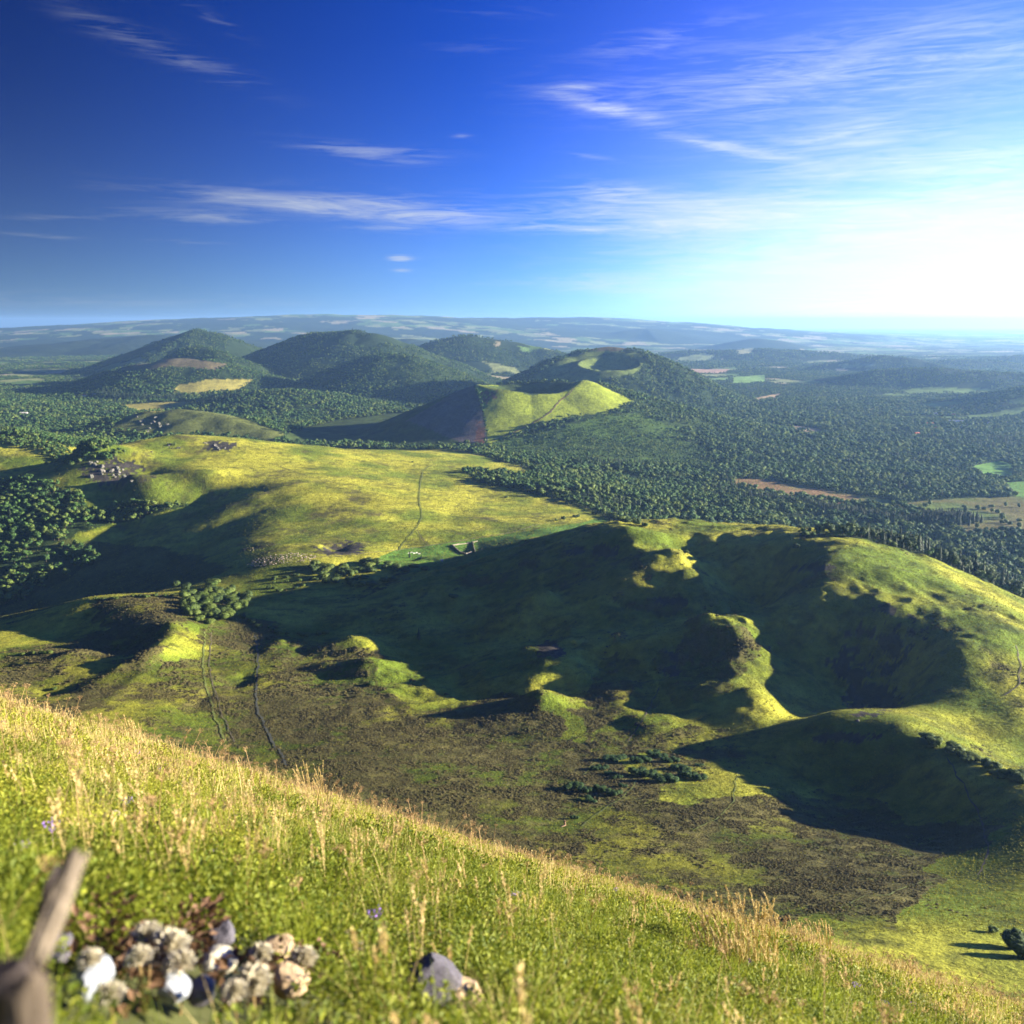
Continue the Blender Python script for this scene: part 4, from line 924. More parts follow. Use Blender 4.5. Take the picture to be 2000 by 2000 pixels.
# ------------------------------------------------------------------ the flock
M_WOOL = mat_plain('wool', (.50,.42,.32), .95, .15, 3)
def sheep_mesh():
    parts = []
    b = ICO2[0]*np.array([.52,.26,.27])+np.array([0,0,.58]); b[:,2] += .03*np.sin(b[:,0]*5); parts.append((b, ICO2[1], 0))
    h = ICO1[0]*np.array([.17,.09,.10])+np.array([.66,0,.70]); parts.append((h, ICO1[1], 1))
    n = tube([(.42,0,.66),(.6,0,.74)], [.13,.09], 6); parts.append((*n, 0))
    for sx in (-.32, .32):
        for sy in (-.13, .13): parts.append((*tube([(sx,sy,.42),(sx,sy,0)], [.05,.035], 5), 1))
    for sy in (-.11, .11): parts.append((*tube([(.6,sy*.7,.76),(.57,sy*1.7,.73)], [.03,.01], 4), 1))
    return join(parts)
v, f, m = sheep_mesh(); M_FACE = mat_plain('sheep_face', (.16,.12,.09)); SHEEP = [mesh_of('sheep', v, f, [M_WOOL, M_FACE], m, True)]
SHEEP.append(mesh_of('sheep', v*np.array([1,1.05,1]), f, [mat_plain('darker_wool', (.34,.27,.20), .95, .15, 3), M_FACE], m, True))
flock = [(482,1105),(500,1092),(530,1084),(575,1080),(605,1082),(622,1088),(610,1096),(560,1100),(520,1106),(495,1109)]
pts = fill(flock, 290, rng) + [(472+rng.random()*25, 1071+rng.random()*5) for k in range(7)]
g = ground([p[0] for p in pts], [p[1] for p in pts])
for p, q_ in zip(g, pts):
    if np.isnan(p[0]): continue
    o = bpy.data.objects.new('sheep', SHEEP[int(rng.random() < .25)]); COL.objects.link(o); o.location = p; s = (1.25 if q_[1] > 1080 else 1.1)*(.85+.3*rng.random()); o.scale = (s, s, s)
    o.rotation_euler[2] = rng.normal()*.7 + (3.1 if rng.random() < .3 else 0)
    if q_[1] > 1078: tag(o, 'pale sheep in the tight flock on the flat below the meadow hill', 'sheep', 'sheep packed in one flock')
    else: tag(o, 'sheep grazing apart from the flock on the slope above it', 'sheep', 'sheep straying above the flock')

# ------------------------------------------------------------------ sheepfold, troughs, trailer, stump
M_STONE = mat_plain('field_stone', (.28,.25,.19), .9, .35, 1.2)
M_WHITE = mat_plain('white_paint', (.75,.75,.72), .6, .08, 2); M_TIN = mat_plain('pale_tin', (.45,.46,.46), .5, .1, 2)
def box(cx, cy, cz, sx, sy, sz, rot=0):
    c, s = math.cos(rot), math.sin(rot); V_ = []
    for dz in (-.5, .5):
        for a, b in ((-.5,-.5),(.5,-.5),(.5,.5),(-.5,.5)):
            X, Y = a*sx, b*sy; V_.append((cx+X*c-Y*s, cy+X*s+Y*c, cz+dz*sz))
    return np.array(V_), [[3,2,1,0],[4,5,6,7],[0,1,5,4],[1,2,6,5],[2,3,7,6],[3,0,4,7]]
def root(name, loc, label, cat, group=None, rot=0, scale=1):
    e = bpy.data.objects.new(name, None); COL.objects.link(e); e.location = loc; e.rotation_euler[2] = rot; e.scale = (scale,)*3; e.empty_display_size = .2; return tag(e, label, cat, group)
def part(name, v, f, mats, parent, mi=None, sm=False):
    o = bpy.data.objects.new(name, mesh_of(name, v, f, mats, mi, sm)); COL.objects.link(o); o.parent = parent; return o
def wall_part(a, b, base, h, parent, th=.8):
    """a ruined dry stone wall following the ground, its top uneven"""
    n = max(int(np.hypot(*(np.array(b)-a)[:2])/1.0), 3); V_, F_ = [], []
    d = np.array([b[0]-a[0], b[1]-a[1]]); d = d/np.linalg.norm(d); nn = np.array([-d[1], d[0]])*th/2
    for i in range(n+1):
        t = i/n; x = a[0]+(b[0]-a[0])*t; y = a[1]+(b[1]-a[1])*t; z = float(H(x, y)); hh = h*(.75+.4*rng.random())
        for s, zz in ((-1, -.4), (-1, hh), (1, hh*(.95+.1*rng.random())), (1, -.4)): V_.append((x+s*nn[0]-base[0], y+s*nn[1]-base[1], z+zz-base[2]))
    for i in range(n):
        for k in range(3): F_.append([4*i+k, 4*i+k+1, 4*i+4+k+1, 4*i+4+k])
    F_ += [[0,1,2,3], [4*n+3,4*n+2,4*n+1,4*n]]
    return part('wall', V_, F_, [M_STONE], parent)
c = ground([884,910,922,897,933,923,941.6], [1066,1083,1079,1063.6,1057,1058.5,1074.5], 600)
r_ = root('sheepfold', tuple(c[0]), 'ruined rectangular stone sheepfold on the bright green paddock', 'sheepfold')
for a, b, h in ((0,1,2.0),(1,2,2.0),(0,3,1.8),(3,4,1.1),(5,6,1.9)): wall_part(c[a], c[b], c[0], h, r_)
g = ground([799,804,809,814,819], [1081,1079.5,1081,1080,1082], 600)
for p, lb in zip(g, ('leftmost white trough of the row by the spruces','second white trough from the left in the row','middle white trough of the row','fourth white trough, before the last of the row','rightmost white trough of the row by the spruces')):
    r_ = root('water_trough', tuple(p), lb, 'trough', 'white troughs by the spruces', .3+rng.random()*.4)
    V_, F_, m_ = join([(*box(0,-.4,.5,3,.1,.6), 0), (*box(0,.4,.5,3,.1,.6), 0), (*box(-1.45,0,.5,.1,.9,.6), 0), (*box(1.45,0,.5,.1,.9,.6), 0), (*box(0,0,.26,2.8,.7,.08), 0)])
    part('tub', V_, F_, [M_WHITE], r_)
    for sx in (-1.2, 1.2): part('leg', *box(sx,0,.1,.15,.8,.3), [M_TIN], r_)
p = ground([863], [1096], 600)[0]; r_ = root('livestock_trailer', tuple(p), 'small white livestock trailer with a red side near the sheepfold', 'trailer', None, .9)
part('body', *box(0,0,1.4,3.2,1.7,1.7), [M_WHITE], r_); part('side_panel', *box(0,-.88,1.3,3.0,.05,.8), [mat_plain('red_paint', (.45,.06,.04), .5, .05)], r_)
for sx in (-.5, .5):
    for sy in (-.95, .95): v, f = tube([(sx,sy-.08,.35),(sx,sy+.08,.35)], [.35,.35], 10); part('wheel', v, f, [mat_plain('rubber', (.02,.02,.02))], r_)
part('drawbar', *tube([(1.6,0,.5),(2.6,0,.45)], [.06,.05], 6), [M_TIN], r_)
p = ground([1103], [1612], 150)[0]; r_ = root('tree_stump', tuple(p), 'broken brown stump with a leaning log beside the footpath', 'tree stump')
M_WOOD = mat_plain('weathered_wood', (.20,.13,.08), .9, .4, 3)
v, f = tube([(0,0,-.3),(.05,0,.8),(-.05,.1,1.7),(.1,0,2.5)], [.7,.5,.45,.3], 9); v = v*(1+.1*rng.normal(size=(len(v), 1))*.5); part('trunk', v, f, [M_WOOD], r_)
v, f = tube([(.2,-.4,.2),(-1.5,-2.2,.5),(-3.2,-4.0,.2)], [.35,.28,.18], 7); part('log', v, f, [M_WOOD], r_)
v, f = tube([(0,0,1.6),(.9,.1,2.3),(1.6,.3,2.4)], [.2,.12,.05], 6); part('branch', v, f, [M_WOOD], r_)

# ------------------------------------------------------------------ houses on the plain, van
M_RED = mat_plain('red_tiles', (.42,.12,.07), .8, .2, .6); M_SLATE = mat_plain('slate', (.16,.19,.26), .6, .15, .6); M_CREAM = mat_plain('render_wall', (.62,.56,.48), .9, .1, .5); M_BLUEW = mat_plain('blue_cladding', (.22,.36,.62), .5, .1, .5); M_GLASS = mat_plain('dark_glass', (.04,.05,.07), .2, .05)
def house(px, py, L, Wd, h, rise, wm, rm, label, rot=0, cat='house', name='house'):
    p = ground([px], [py], 1200)[0]
    r_ = root(name, tuple(p), label, cat, None, rot)
    part('wall', *box(0,0,h/2-.5,L,Wd,h+1), [wm], r_)
    e = .5; V_ = [(-L/2-e,-Wd/2-e,h),(L/2+e,-Wd/2-e,h),(L/2+e,Wd/2+e,h),(-L/2-e,Wd/2+e,h),(-L/2-e,0,h+rise),(L/2+e,0,h+rise),(-L/2-e,-Wd/2-e,h-.25),(L/2+e,-Wd/2-e,h-.25),(L/2+e,Wd/2+e,h-.25),(-L/2-e,Wd/2+e,h-.25)]
    part('roof', V_, [[0,1,5,4],[2,3,4,5],[1,2,5],[3,0,4],[6,7,1,0],[7,8,2,1],[8,9,3,2],[9,6,0,3],[9,8,7,6]], [rm], r_)
    n = max(int(L/5), 2)
    for i in range(n):
        x = -L/2+L*(i+.5)/n
        if i == n//2: part('door', *box(x,-Wd/2-.03,1.1,1.1,.12,2.2), [M_GLASS], r_)
        else: part('window', *box(x,-Wd/2-.03,h*.55,1.4,.12,1.3), [M_GLASS], r_)
    if name == 'house': part('chimney', *box(L*.3,0,h+rise+.2,.8,.8,1.8), [M_CREAM], r_)
house(1791,850,16,10,6,3.5,M_CREAM,M_RED,'white house with a bright red roof alone in the trees',.3)
house(1862,812,14,9,5,3,M_CREAM,M_RED,'small house with an orange red roof behind the blue halls',-.3)
house(1866,826,52,18,8,2.5,M_BLUEW,M_SLATE,'largest blue and white hall of the hamlet in the forest',-.15,'hall','farm_hall')
house(1890,836,40,14,6,2,M_BLUEW,M_SLATE,'long low blue hall in front of the largest one',-.1,'hall','farm_hall')
house(1816,830,26,12,6,3,M_CREAM,M_RED,'long pink roofed house left of the blue halls',.1)
house(1829,838,24,11,5,3,M_CREAM,M_RED,'house with tan roof below the pink roofed one',.0)
house(1825,810,22,10,5,3,M_CREAM,M_SLATE,'grey roofed farmhouse beside the yellow field',.15)
house(1905,818,20,10,5,3,M_CREAM,M_SLATE,'pale house among trees right of the small red roof',.5)
house(1968,829,24,12,6,3,M_CREAM,M_SLATE,'grey roofed house nearest the right edge',.2)
house(1935,828,20,10,5,2.5,M_BLUEW,M_SLATE,'small blue roofed shed between the halls and the edge',0,'shed','shed')
house(1883,790,26,8,4,2,M_CREAM,M_SLATE,'white barn alone on the upper fields',.1,'barn','barn')
house(47,811,26,14,8,4,M_WHITE,M_CREAM,'white building beside the red quarry at the left',.2,'building','quarry_building')
house(165,774,24,12,6,4,M_CREAM,M_RED,'cream farmhouse at the foot of the brown topped hill',.1)
house(184,773,18,10,6,4,M_CREAM,M_SLATE,'smaller farmhouse right of the cream one',-.2)
for px, py, lb in ((1616,971,'white van parked on the brown clearing'),(1673,957,'pale van at the upper side of the clearing')):
    p = ground([px], [py], 1200)[0]; r_ = root('parked_van', tuple(p), lb, 'van', None, .1)
    V_, F_, m_ = join([(*box(-.4,0,1.25,4.2,1.9,1.7), 0), (*box(2.2,0,.85,1.1,1.85,.9), 0)]); part('body', V_, F_, [M_WHITE], r_)
    part('windscreen', *box(1.72,0,1.75,.1,1.7,.6), [M_GLASS], r_)
    for sx in (-1.6, 1.8):
        for sy in (-.9, .9): v, f = tube([(sx,sy-.1,.36),(sx,sy+.1,.36)], [.36,.36], 10); part('wheel', v, f, [M_GLASS], r_)

# ------------------------------------------------------------------ rocks of the outcrops
M_ROCK = mat_plain('outcrop_rock', (.10,.10,.08), .9, .45, .8); M_LROCK = mat_plain('pale_rock', (.17,.16,.13), .9, .3, .8)
def rock_mesh(rng, sub, mat, sharp=.28, name='rock'):
    v, f = ico(sub); o = rng.random(3)*40
    for k in range(9):
        d = unit(1, rng)[0]; c = .62+.25*rng.random(); s = v@d; v = v-np.outer(np.maximum(s-c, 0)*.85, d)
    n = fbm(v[:,0]*2+o[0]+v[:,2], v[:,1]*2+o[1]-v[:,2], 4, 9)*sharp; v = v*(1+n[:,None])
    return mesh_of(name, v, f, [mat], None, False)
RM = [rock_mesh(rng, 3, M_LROCK if i < 2 else M_ROCK) for i in range(5)]
spots = [(fill([(172,905),(200,898),(235,905),(262,922),(258,945),(225,948),(180,945)], 24, rng), (3,9), 'rock sticking out of the cliff at the left end of the meadow hill', 'rocks of the left cliff', 1500),
 (fill([(395,862),(425,866),(440,876),(425,880),(405,872)], 14, rng), (2,5), 'rock of the small outcrop on top of the meadow hill', 'rocks of the top outcrop', 1500),
 (fill([(300,868),(345,862),(360,872),(330,882),(290,890)], 9, rng), (2,5), 'rock in the line running down from the top of the meadow hill', 'rocks of the line', 1500),
 (fill([(265,815),(300,812),(330,830),(310,848),(275,842)], 16, rng), (4,10), 'grey rock on the shaded face of the rocky hill behind', 'rocks of the rocky hill', 2400)]
for pts, (a, b), lb, gp, dm in spots:
    g = ground([p[0] for p in pts], [p[1] for p in pts], dm)
    for p in g:
        if np.isnan(p[0]): continue
        o = bpy.data.objects.new('rock', RM[rng.integers(0, 5)]); COL.objects.link(o); s = a+(b-a)*rng.random(); o.location = (p[0], p[1], p[2]+s*.1); o.scale = (s*.8, s*.6, s*.55); o.rotation_euler = (rng.normal()*.3, rng.normal()*.3, rng.random()*6.28)
        tag(o, lb, 'rock', gp)
o = bpy.data.objects.new('boulder', RM[0]); COL.objects.link(o); p = ground([1675],[1408],200)[0]; o.location = p; o.scale = (1.3,1,.9); tag(o, 'white boulder on the crest of the small ridge at the right', 'boulder')
# ------------------------------------------------------------------ the grass slope at the camera
def fore_mesh():
    r = np.exp(np.linspace(math.log(1.0), math.log(64), 210)); a = np.linspace(-1.45, 1.45, 320)
    A_, R_ = np.meshgrid(a, r); X = R_*np.sin(A_)*1.0; Y = R_*np.cos(A_)
    xs = np.linspace(-9, 9, 60); ys = np.linspace(-8, 1.3, 40)
    Xb, Yb = np.meshgrid(xs, ys)
    return X, Y, Xb, Yb
X, Y, Xb, Yb = fore_mesh()
m = mat_plain('slope_soil', (.055,.062,.020), .95, .5, 2.5)
cov = np.zeros(X.shape+(3,))+V(.06,.075,.018)
def slope_h(x, y): return fore_h(x, y)
o = grid_mesh('grass_slope', X, Y, slope_h(X, Y)-.004, {}, m); tag(o, 'ground of the steep grassy slope in front', kind='structure')
o = grid_mesh('grass_slope', Xb, Yb, slope_h(Xb, Yb)-.03, {}, m); tag(o, 'ground of the slope under and behind the viewpoint', kind='structure')

def slope_at(px, py):
    s, t = ray(px, py); y = np.exp(np.linspace(math.log(.8), math.log(60), 1500)); z = slope_h(s*y, y); i = np.nonzero(z >= t*y)[0]
    i = i[0] if len(i) else np.argmin(t*y-z); return s*y[i], y[i], z[i]
rng = np.random.default_rng(77)
M_HERB = mat_leaf('herb_leaves', (.070,.12,.010), (.30,.32,.030), .38, .25, .6)
M_HERB2 = mat_leaf('yellow_leaves', (.22,.26,.022), (.46,.44,.055), .38, .35, .6)
M_GRASS = mat_leaf('green_blades', (.11,.18,.016), (.36,.38,.045), .38, .35, .6)
M_STRAW = mat_leaf('straw', (.42,.31,.11), (.66,.53,.24), .35, .4, .7)
M_DRY = mat_leaf('dry_brown', (.26,.15,.06), (.46,.32,.15), .2, .4, .8)
def herb(n, size, rng, R=.24, Hh=.30):
    V_, F_ = [], []; n0 = 0
    for k in range(n):
        a = rng.random()*6.28; r = R*math.sqrt(rng.random()); z = Hh*(.15+.85*rng.random()**.7)*(1-.5*(r/R)**2)
        p = np.array([math.cos(a)*r, math.sin(a)*r, z]); d = np.array([math.cos(a+rng.normal()*.8), math.sin(a+rng.normal()*.8), .15+.5*rng.normal()]); d /= np.linalg.norm(d)
        s = np.cross(d, [0,0,1]); s = s/(np.linalg.norm(s)+1e-6)+np.array([0,0,rng.normal()*.4]); s /= np.linalg.norm(s); l = size*(.6+.8*rng.random()); w = l*.30
        up = np.cross(s, d)*l*.12
        V_ += [p, p+d*l*.45+s*w-up*-1, p+d*l, p+d*l*.45-s*w+up, p+d*l*.5-up*.3]
        F_ += [[n0, n0+1, n0+4], [n0+1, n0+2, n0+4], [n0+2, n0+3, n0+4], [n0+3, n0, n0+4]]; n0 += 5
    return np.array(V_), F_
def stalk(rng, h=.8, head=.16, n=22, w=.0035, kind='plume'):
    lean = np.array([rng.normal()*.10-.10, rng.normal()*.10, 0]); pts = [np.array([0,0,-.02])+np.array([0,0,h*t])+lean*h*t*t for t in (0,.35,.7,1)]
    V_, F_ = tube(pts, [w, w*.9, w*.75, w*.5], 3); V_ = list(V_); n0 = len(V_)
    for k in range(n):
        if kind == 'plume':
            t = 1-head/h*rng.random(); c = pts[0]*0+np.array([0,0,h*t])+lean*h*t*t; d = np.array([rng.normal()*.5+lean[0]*3, rng.normal()*.5, .8]); l = .020*(.6+rng.random())
        else:
            a = rng.random()*6.28; r = .055*math.sqrt(rng.random()); c = pts[-1]+np.array([math.cos(a)*r, math.sin(a)*r, .02*rng.random()]); d = unit(1, rng)[0]; l = .018
        d = d/np.linalg.norm(d); s = np.cross(d, unit(1, rng)[0]); s /= np.linalg.norm(s); ww = l*.28
        V_ += [c, c+d*l*.5+s*ww, c+d*l, c+d*l*.5-s*ww]; F_.append([n0, n0+1, n0+2, n0+3]); n0 += 4
    if kind != 'plume':
        for k in range(6):
            a = k*1.05+rng.random(); e = pts[-1]+np.array([math.cos(a)*.05, math.sin(a)*.05, .01]); tv, tf = tube([pts[-1]-np.array([0,0,.05]), e], [.002,.0015], 3); F_ += [[q_+n0 for q_ in f_] for f_ in tf]; V_ += list(tv); n0 += len(tv)
    return np.array(V_), F_
FM = []
def reg(name, vf, mat): FM.append(mesh_of(name, vf[0], vf[1], [mat])); return len(FM)-1
herbN = [reg('herb', herb(230, .030, rng), M_HERB) for k in range(4)] + [reg('herb', herb(190, .029, rng, .2, .36), M_HERB2)]
herbF = [reg('herb', herb(140, .042, rng, .28, .32), M_HERB) for k in range(3)] + [reg('herb', herb(140, .042, rng, .28, .34), M_HERB2) for k in range(2)]
grN = [reg('tuft', tuft(46, .42, .007, rng, .7, 3), M_GRASS) for k in range(4)]
grF = [reg('tuft', tuft(34, .42, .014, rng, .7, 2), M_GRASS) for k in range(3)]
stF = [reg('tuft', tuft(34, .50, .011, rng, .55, 2), M_STRAW) for k in range(4)]
stN = [reg('tuft', tuft(22, .46, .006, rng, .6, 3), M_STRAW) for k in range(3)]
def multi(n, fn):
    parts = []
    for k in range(n):
        v, f = fn(); v = v+np.array([rng.normal()*.07, rng.normal()*.07, 0]); parts.append((v, f, 0))
    v, f, m = join(parts); return v, f
smN = [reg('stem', tuft(7, .55, .0035, rng, .35, 3, bend=.2, r0=.12), M_STRAW) for k in range(4)]
smF = [reg('stem', tuft(9, .58, .008, rng, .35, 2, bend=.2, r0=.2), M_STRAW) for k in range(4)]
plN = [reg('stalk', multi(4, lambda: stalk(rng, .40+.3*rng.random(), .12, 34, .0018)), M_STRAW) for k in range(4)]
plF = [reg('stalk', multi(4, lambda: stalk(rng, .45+.25*rng.random(), .14, 20, .0035)), M_STRAW) for k in range(3)]
umN = [reg('umbel', stalk(rng, .55+.3*rng.random(), .1, 40, .003, 'umbel'), M_DRY) for k in range(3)]
umF = [reg('umbel', multi(2, lambda: stalk(rng, .6+.25*rng.random(), .1, 30, .006, 'umbel')), M_DRY) for k in range(3)]
M_VIO = mat_leaf('violet_petals', (.25,.12,.55), (.35,.2,.6), .2, .5)
vio = reg('violet_flower', stalk(rng, .3, .05, 26, .0025, 'umbel'), M_VIO)
P_, S_, V2, R_ = [], [], [], []
def fpoints(y0, y1, dens, keep=None):
    A_ = .98*(y1*y1-y0*y0)*.82; n = int(A_*dens); y = np.sqrt(y0*y0+(y1*y1-y0*y0)*rng.random(n)); x = (-.80+1.62*rng.random(n))*(y+.6)
    return x, y
def put(x, y, kinds, lo, hi, tall=1.0):
    n = len(x); s = lo+(hi-lo)*rng.random(n); P_.append(np.c_[x, y, slope_h(x, y)]); S_.append(np.c_[s, s, s*tall]); V2.append(np.array(kinds)[rng.integers(0, len(kinds), n)])
    R_.append(np.c_[rng.normal(size=n)*.12, rng.normal(size=n)*.12, rng.random(n)*6.28])
def dryness(x, y): return np.clip(smooth(4, 22, y)*.75+.10+.55*fbm(x/2.6, y/2.6, 4, 61)-.10*smooth(.15,.5,x/y), 0, 1)
for y0, y1, near in ((.9, 5, 2), (5, 12, 1), (12, 50, 0)):
    hb_, gr_, st_, pl_, um_ = (herbN, grN, stN, plN, umN) if near else (herbF, grF, stF, plF, umF)
    den_ = (46, 30, 17)[2-near]
    sc_ = (1, 1, 1.15)[2-near]
    x, y = fpoints(y0, y1, den_); d = dryness(x, y); k = rng.random(len(x)) > d*.62; x, y, d = x[k], y[k], d[k]
    dk = fbm(x/1.3, y/1.3, 3, 63); ye = (d+.5*dk) > .42
    put(x[~ye], y[~ye], hb_[:-1] if near else hb_[:3], .75*sc_, 1.25*sc_); put(x[ye], y[ye], hb_[-1:] if near else hb_[3:], .7*sc_, 1.15*sc_)
    x, y = fpoints(y0, y1, den_*.5); d = dryness(x, y); k = rng.random(len(x)) < .75; x, y, d = x[k], y[k], d[k]; st = rng.random(len(x)) < d*.9
    put(x[st], y[st], st_, .7, 1.2); put(x[~st], y[~st], gr_, .7, 1.2)
    x, y = fpoints(y0, y1, den_*.17); d = dryness(x, y); k = rng.random(len(x)) < .10+.9*d; put(x[k], y[k], pl_, .7, 1.15)
    x, y = fpoints(y0, y1, den_*.55); d = dryness(x, y); k = rng.random(len(x)) < .22+.7*d; put(x[k], y[k], smN if near else smF, .7, 1.15)
    x, y = fpoints(y0, y1, den_*.10); d = dryness(x, y); k = rng.random(len(x)) < .35+.4*d; put(x[k], y[k], um_, .7, 1.2)
    x, y = fpoints(y0, y1, .25); put(x, y, [vio], .8, 1.2)
P_, S_, V2, R_ = map(np.concatenate, (P_, S_, V2, R_))
k = (P_[:,1] > 1.0) & (np.hypot(P_[:,0], P_[:,1]) > 1.5); P_, S_, V2, R_ = P_[k], S_[k], V2[k], R_[k]
M_LICH = mat_plain('white_lichen_stone', (.50,.47,.36), .9, .55, 2.5); M_BASALT = mat_plain('basalt', (.085,.080,.095), .8, .4, 6); M_TAN = mat_plain('tan_stone', (.38,.28,.17), .9, .3, 6); M_BLUS = mat_plain('bluish_white_stone', (.24,.26,.29), .8, .6, 2.5)
stones = [(300,1880,30,M_LICH,'pale stone low under the white seed heads'),(430,1932,40,M_LICH,'long white stone in the middle of the near stones'),(180,1975,50,M_BLUS,'flat bluish white stone near the bottom left'),
 (432,1876,36,M_BASALT,'dark blue grey stone above the long white one'),(840,1970,66,M_BASALT,'dark rock at the bottom edge left of the middle'),(900,1990,44,M_TAN,'tan side of rock right of the dark bottom rock'),(540,1905,38,M_TAN,'tan stone right of the long white stone'),(570,1965,40,M_TAN,'tan stone low by the bottom edge'),(340,1985,40,M_BLUS,'bluish stone at the very bottom'),(400,1990,36,M_BASALT,'dark stone at the very bottom beside the bluish one'),(110,1905,40,M_BASALT,'dark stone between the post and the bluish stone')]
heads = [(325,1850,44,'largest white seed head of the near group'),(285,1828,32,'white seed head up to the left of the largest one'),(350,1880,30,'white seed head under the right side of the largest'),(270,1868,26,'white seed head hanging low on the left of the group'),(175,1872,24,'lone cream seed head below the stake'),
 (508,1862,24,'cream seed head alone above the tan stone'),(590,1872,28,'pale seed head furthest right of the group'),(492,1916,38,'brightest white seed head by the long white stone'),(455,1935,26,'white seed head in front of the long white stone'),(212,1942,30,'white seed head over the flat bluish stone'),(705,1850,14,'small pale seed head out in the green herbs'),(225,1590,9,'tiny white seed head far up the slope')]
for px, py, w, mt, lb in stones:
    x, y, z = slope_at(px, py); r = w*y/1804
    tt = np.clip((P_[:,0]*x+P_[:,1]*y)/(x*x+y*y), .84, 1.02); dd_ = np.hypot(P_[:,0]-x*tt, P_[:,1]-y*tt)
    k = dd_ > r*1.1+.05; P_, S_, V2, R_ = P_[k], S_[k], V2[k], R_[k]
print('FORE', len(P_))
ren = np.array([FM[i].name for i in V2])
for nm, test, lb in (('meadow_herbs', lambda i: i in set(herbN+herbF), 'dense leafy green herbs covering the near slope'), ('meadow_grass', lambda i: i in set(grN+grF+stN+stF), 'green and straw coloured grass tufts covering the near slope'),
                     ('dry_stalks', lambda i: i in set(plN+plF+smN+smF), 'golden dry grass stalks standing over the near slope'), ('dry_umbels', lambda i: i in set(umN+umF+[vio]), 'brown dry umbels and a few violet flowers among the grass')):
    ids = [i for i in range(len(FM)) if test(i)]; mp = {i: j for j, i in enumerate(ids)}; k = np.isin(V2, ids)
    scatter(nm, P_[k], S_[k], R_[k], np.array([mp[i] for i in V2[k]]), [FM[i] for i in ids], lb)

# ------------------------------------------------------------------ things on the slope
def clump(px, py, n, h, w, label, mat=None, spread=.35):
    x, y, z = slope_at(px, py); parts = []
    for k in range(n*2):
        v, f = stalk(rng, h*(.7+.4*rng.random()), .26*h, 60, .004); a_ = rng.random()*6.28; r__ = w*.55*math.sqrt(rng.random()); v[:,0] += math.cos(a_)*r__; v[:,1] += math.sin(a_)*r__*.6; parts.append((v, f, 0))
    v, f, m_ = join(parts)
    r_ = root('dry_grass_clump', (x, y, z), label, 'grass clump', 'tall dry grass clumps on the crest of the slope'); part('stalks', v, f, [mat or M_STRAW], r_)
    v, f = tuft(70, h*.55, .016, rng, .5, 3, r0=w*.5); part('blades', v, f, [M_STRAW], r_)
clump(612, 1512, 14, 1.05, .5, 'tall arching dry grass clump on the crest left of the middle')
clump(1450, 1752, 46, .86, .95, 'widest upright straw clump on the crest right of the middle', None, 1.0)
clump(1585, 1800, 38, .74, .85, 'second upright straw clump, lower down the crest', None, .9)
clump(255, 1415, 16, .8, .6, 'pale dry grass clump on the crest near the left edge')
clump(1770, 1890, 20, .6, .6, 'short dry clump low on the crest near the right edge')
def at_dist(px, py, y): s, t = ray(px, py); return np.array([s*y, y, t*y])
def wood(pts, rad, seg, rings, rough, seed):
    P = np.array(pts, float); T = np.r_[0, np.cumsum(np.linalg.norm(np.diff(P, axis=0), axis=1))]; t = np.linspace(0, T[-1], rings)
    Q = np.stack([np.interp(t, T, P[:,k]) for k in range(3)], 1); R = np.interp(t, T, rad)
    v, f = tube(Q, R, seg); v = v.reshape(rings, seg, 3); an = np.arange(seg)/seg*6.283
    g = 1+rough*(fbm(np.cos(an)[None,:]*5+seed+0*t[:,None], np.sin(an)[None,:]*5+t[:,None]*3, 3, seed)+.7*fbm(an[None,:]*3+0*t[:,None], t[:,None]*14, 3, seed+1))
    v = Q[:,None,:]+(v-Q[:,None,:])*g[...,None]
    d = P[-1]-P[-2]; d = d/np.linalg.norm(d); v[-1] += d*(rng.random((seg, 1))-.3)*R[-1]*1.3
    return v.reshape(-1, 3), f
M_GREY = mat_plain('grey_weathered_wood', (.15,.122,.088), .9, .35, 18); M_DARKW = mat_plain('dark_wood', (.05,.04,.035), .9, .3, 18)
a = at_dist(150, 1672, 1.9); b = at_dist(62, 1885, 1.75); d = b-a; g0 = a+d*2.0; g0[2] = slope_h(g0[0], g0[1])-.1
r_ = root('broken_stake', (float(g0[0]), float(g0[1]), float(g0[2])), 'weathered grey stake leaning in the near left corner, its end split', 'stake')
pts = [g0-g0, (b-g0), (a+(b-a)*.5-g0), (a-g0)]
v, f = wood(pts, [.028,.024,.027,.023], 22, 26, .22, 3)
part('shaft', v, f, [M_GREY], r_)
a2 = at_dist(112, 1690, 1.95); b2 = at_dist(80, 1780, 1.85); v, f = tube([b2-g0+np.array([.01,0,-.05]), b2-g0, (a2+b2)/2-g0+np.array([-.005,0,0]), a2-g0], [.014,.012,.012,.006], 8); part('splinter', v, f, [M_DARKW], r_)
a = at_dist(36, 1912, 1.15); g0 = np.array([a[0]-.03, a[1], slope_h(a[0], a[1])-.1]); r_ = root('wooden_post', tuple(map(float, g0)), 'thick brown wooden post cut off by the bottom left corner', 'post')
v, f = wood([g0-g0, (a-g0)*.5, a-g0], [.046,.040,.036], 26, 24, .16, 9); part('shaft', v, f, [mat_plain('brown_post_wood', (.07,.054,.038), .85, .2, 9)], r_)
v, f = tube([a-g0-np.array([.018,0,.0]), a-g0+np.array([-.02,0,.018])], [.036,.026], 16); part('cap', v, f, [M_DARKW], r_)
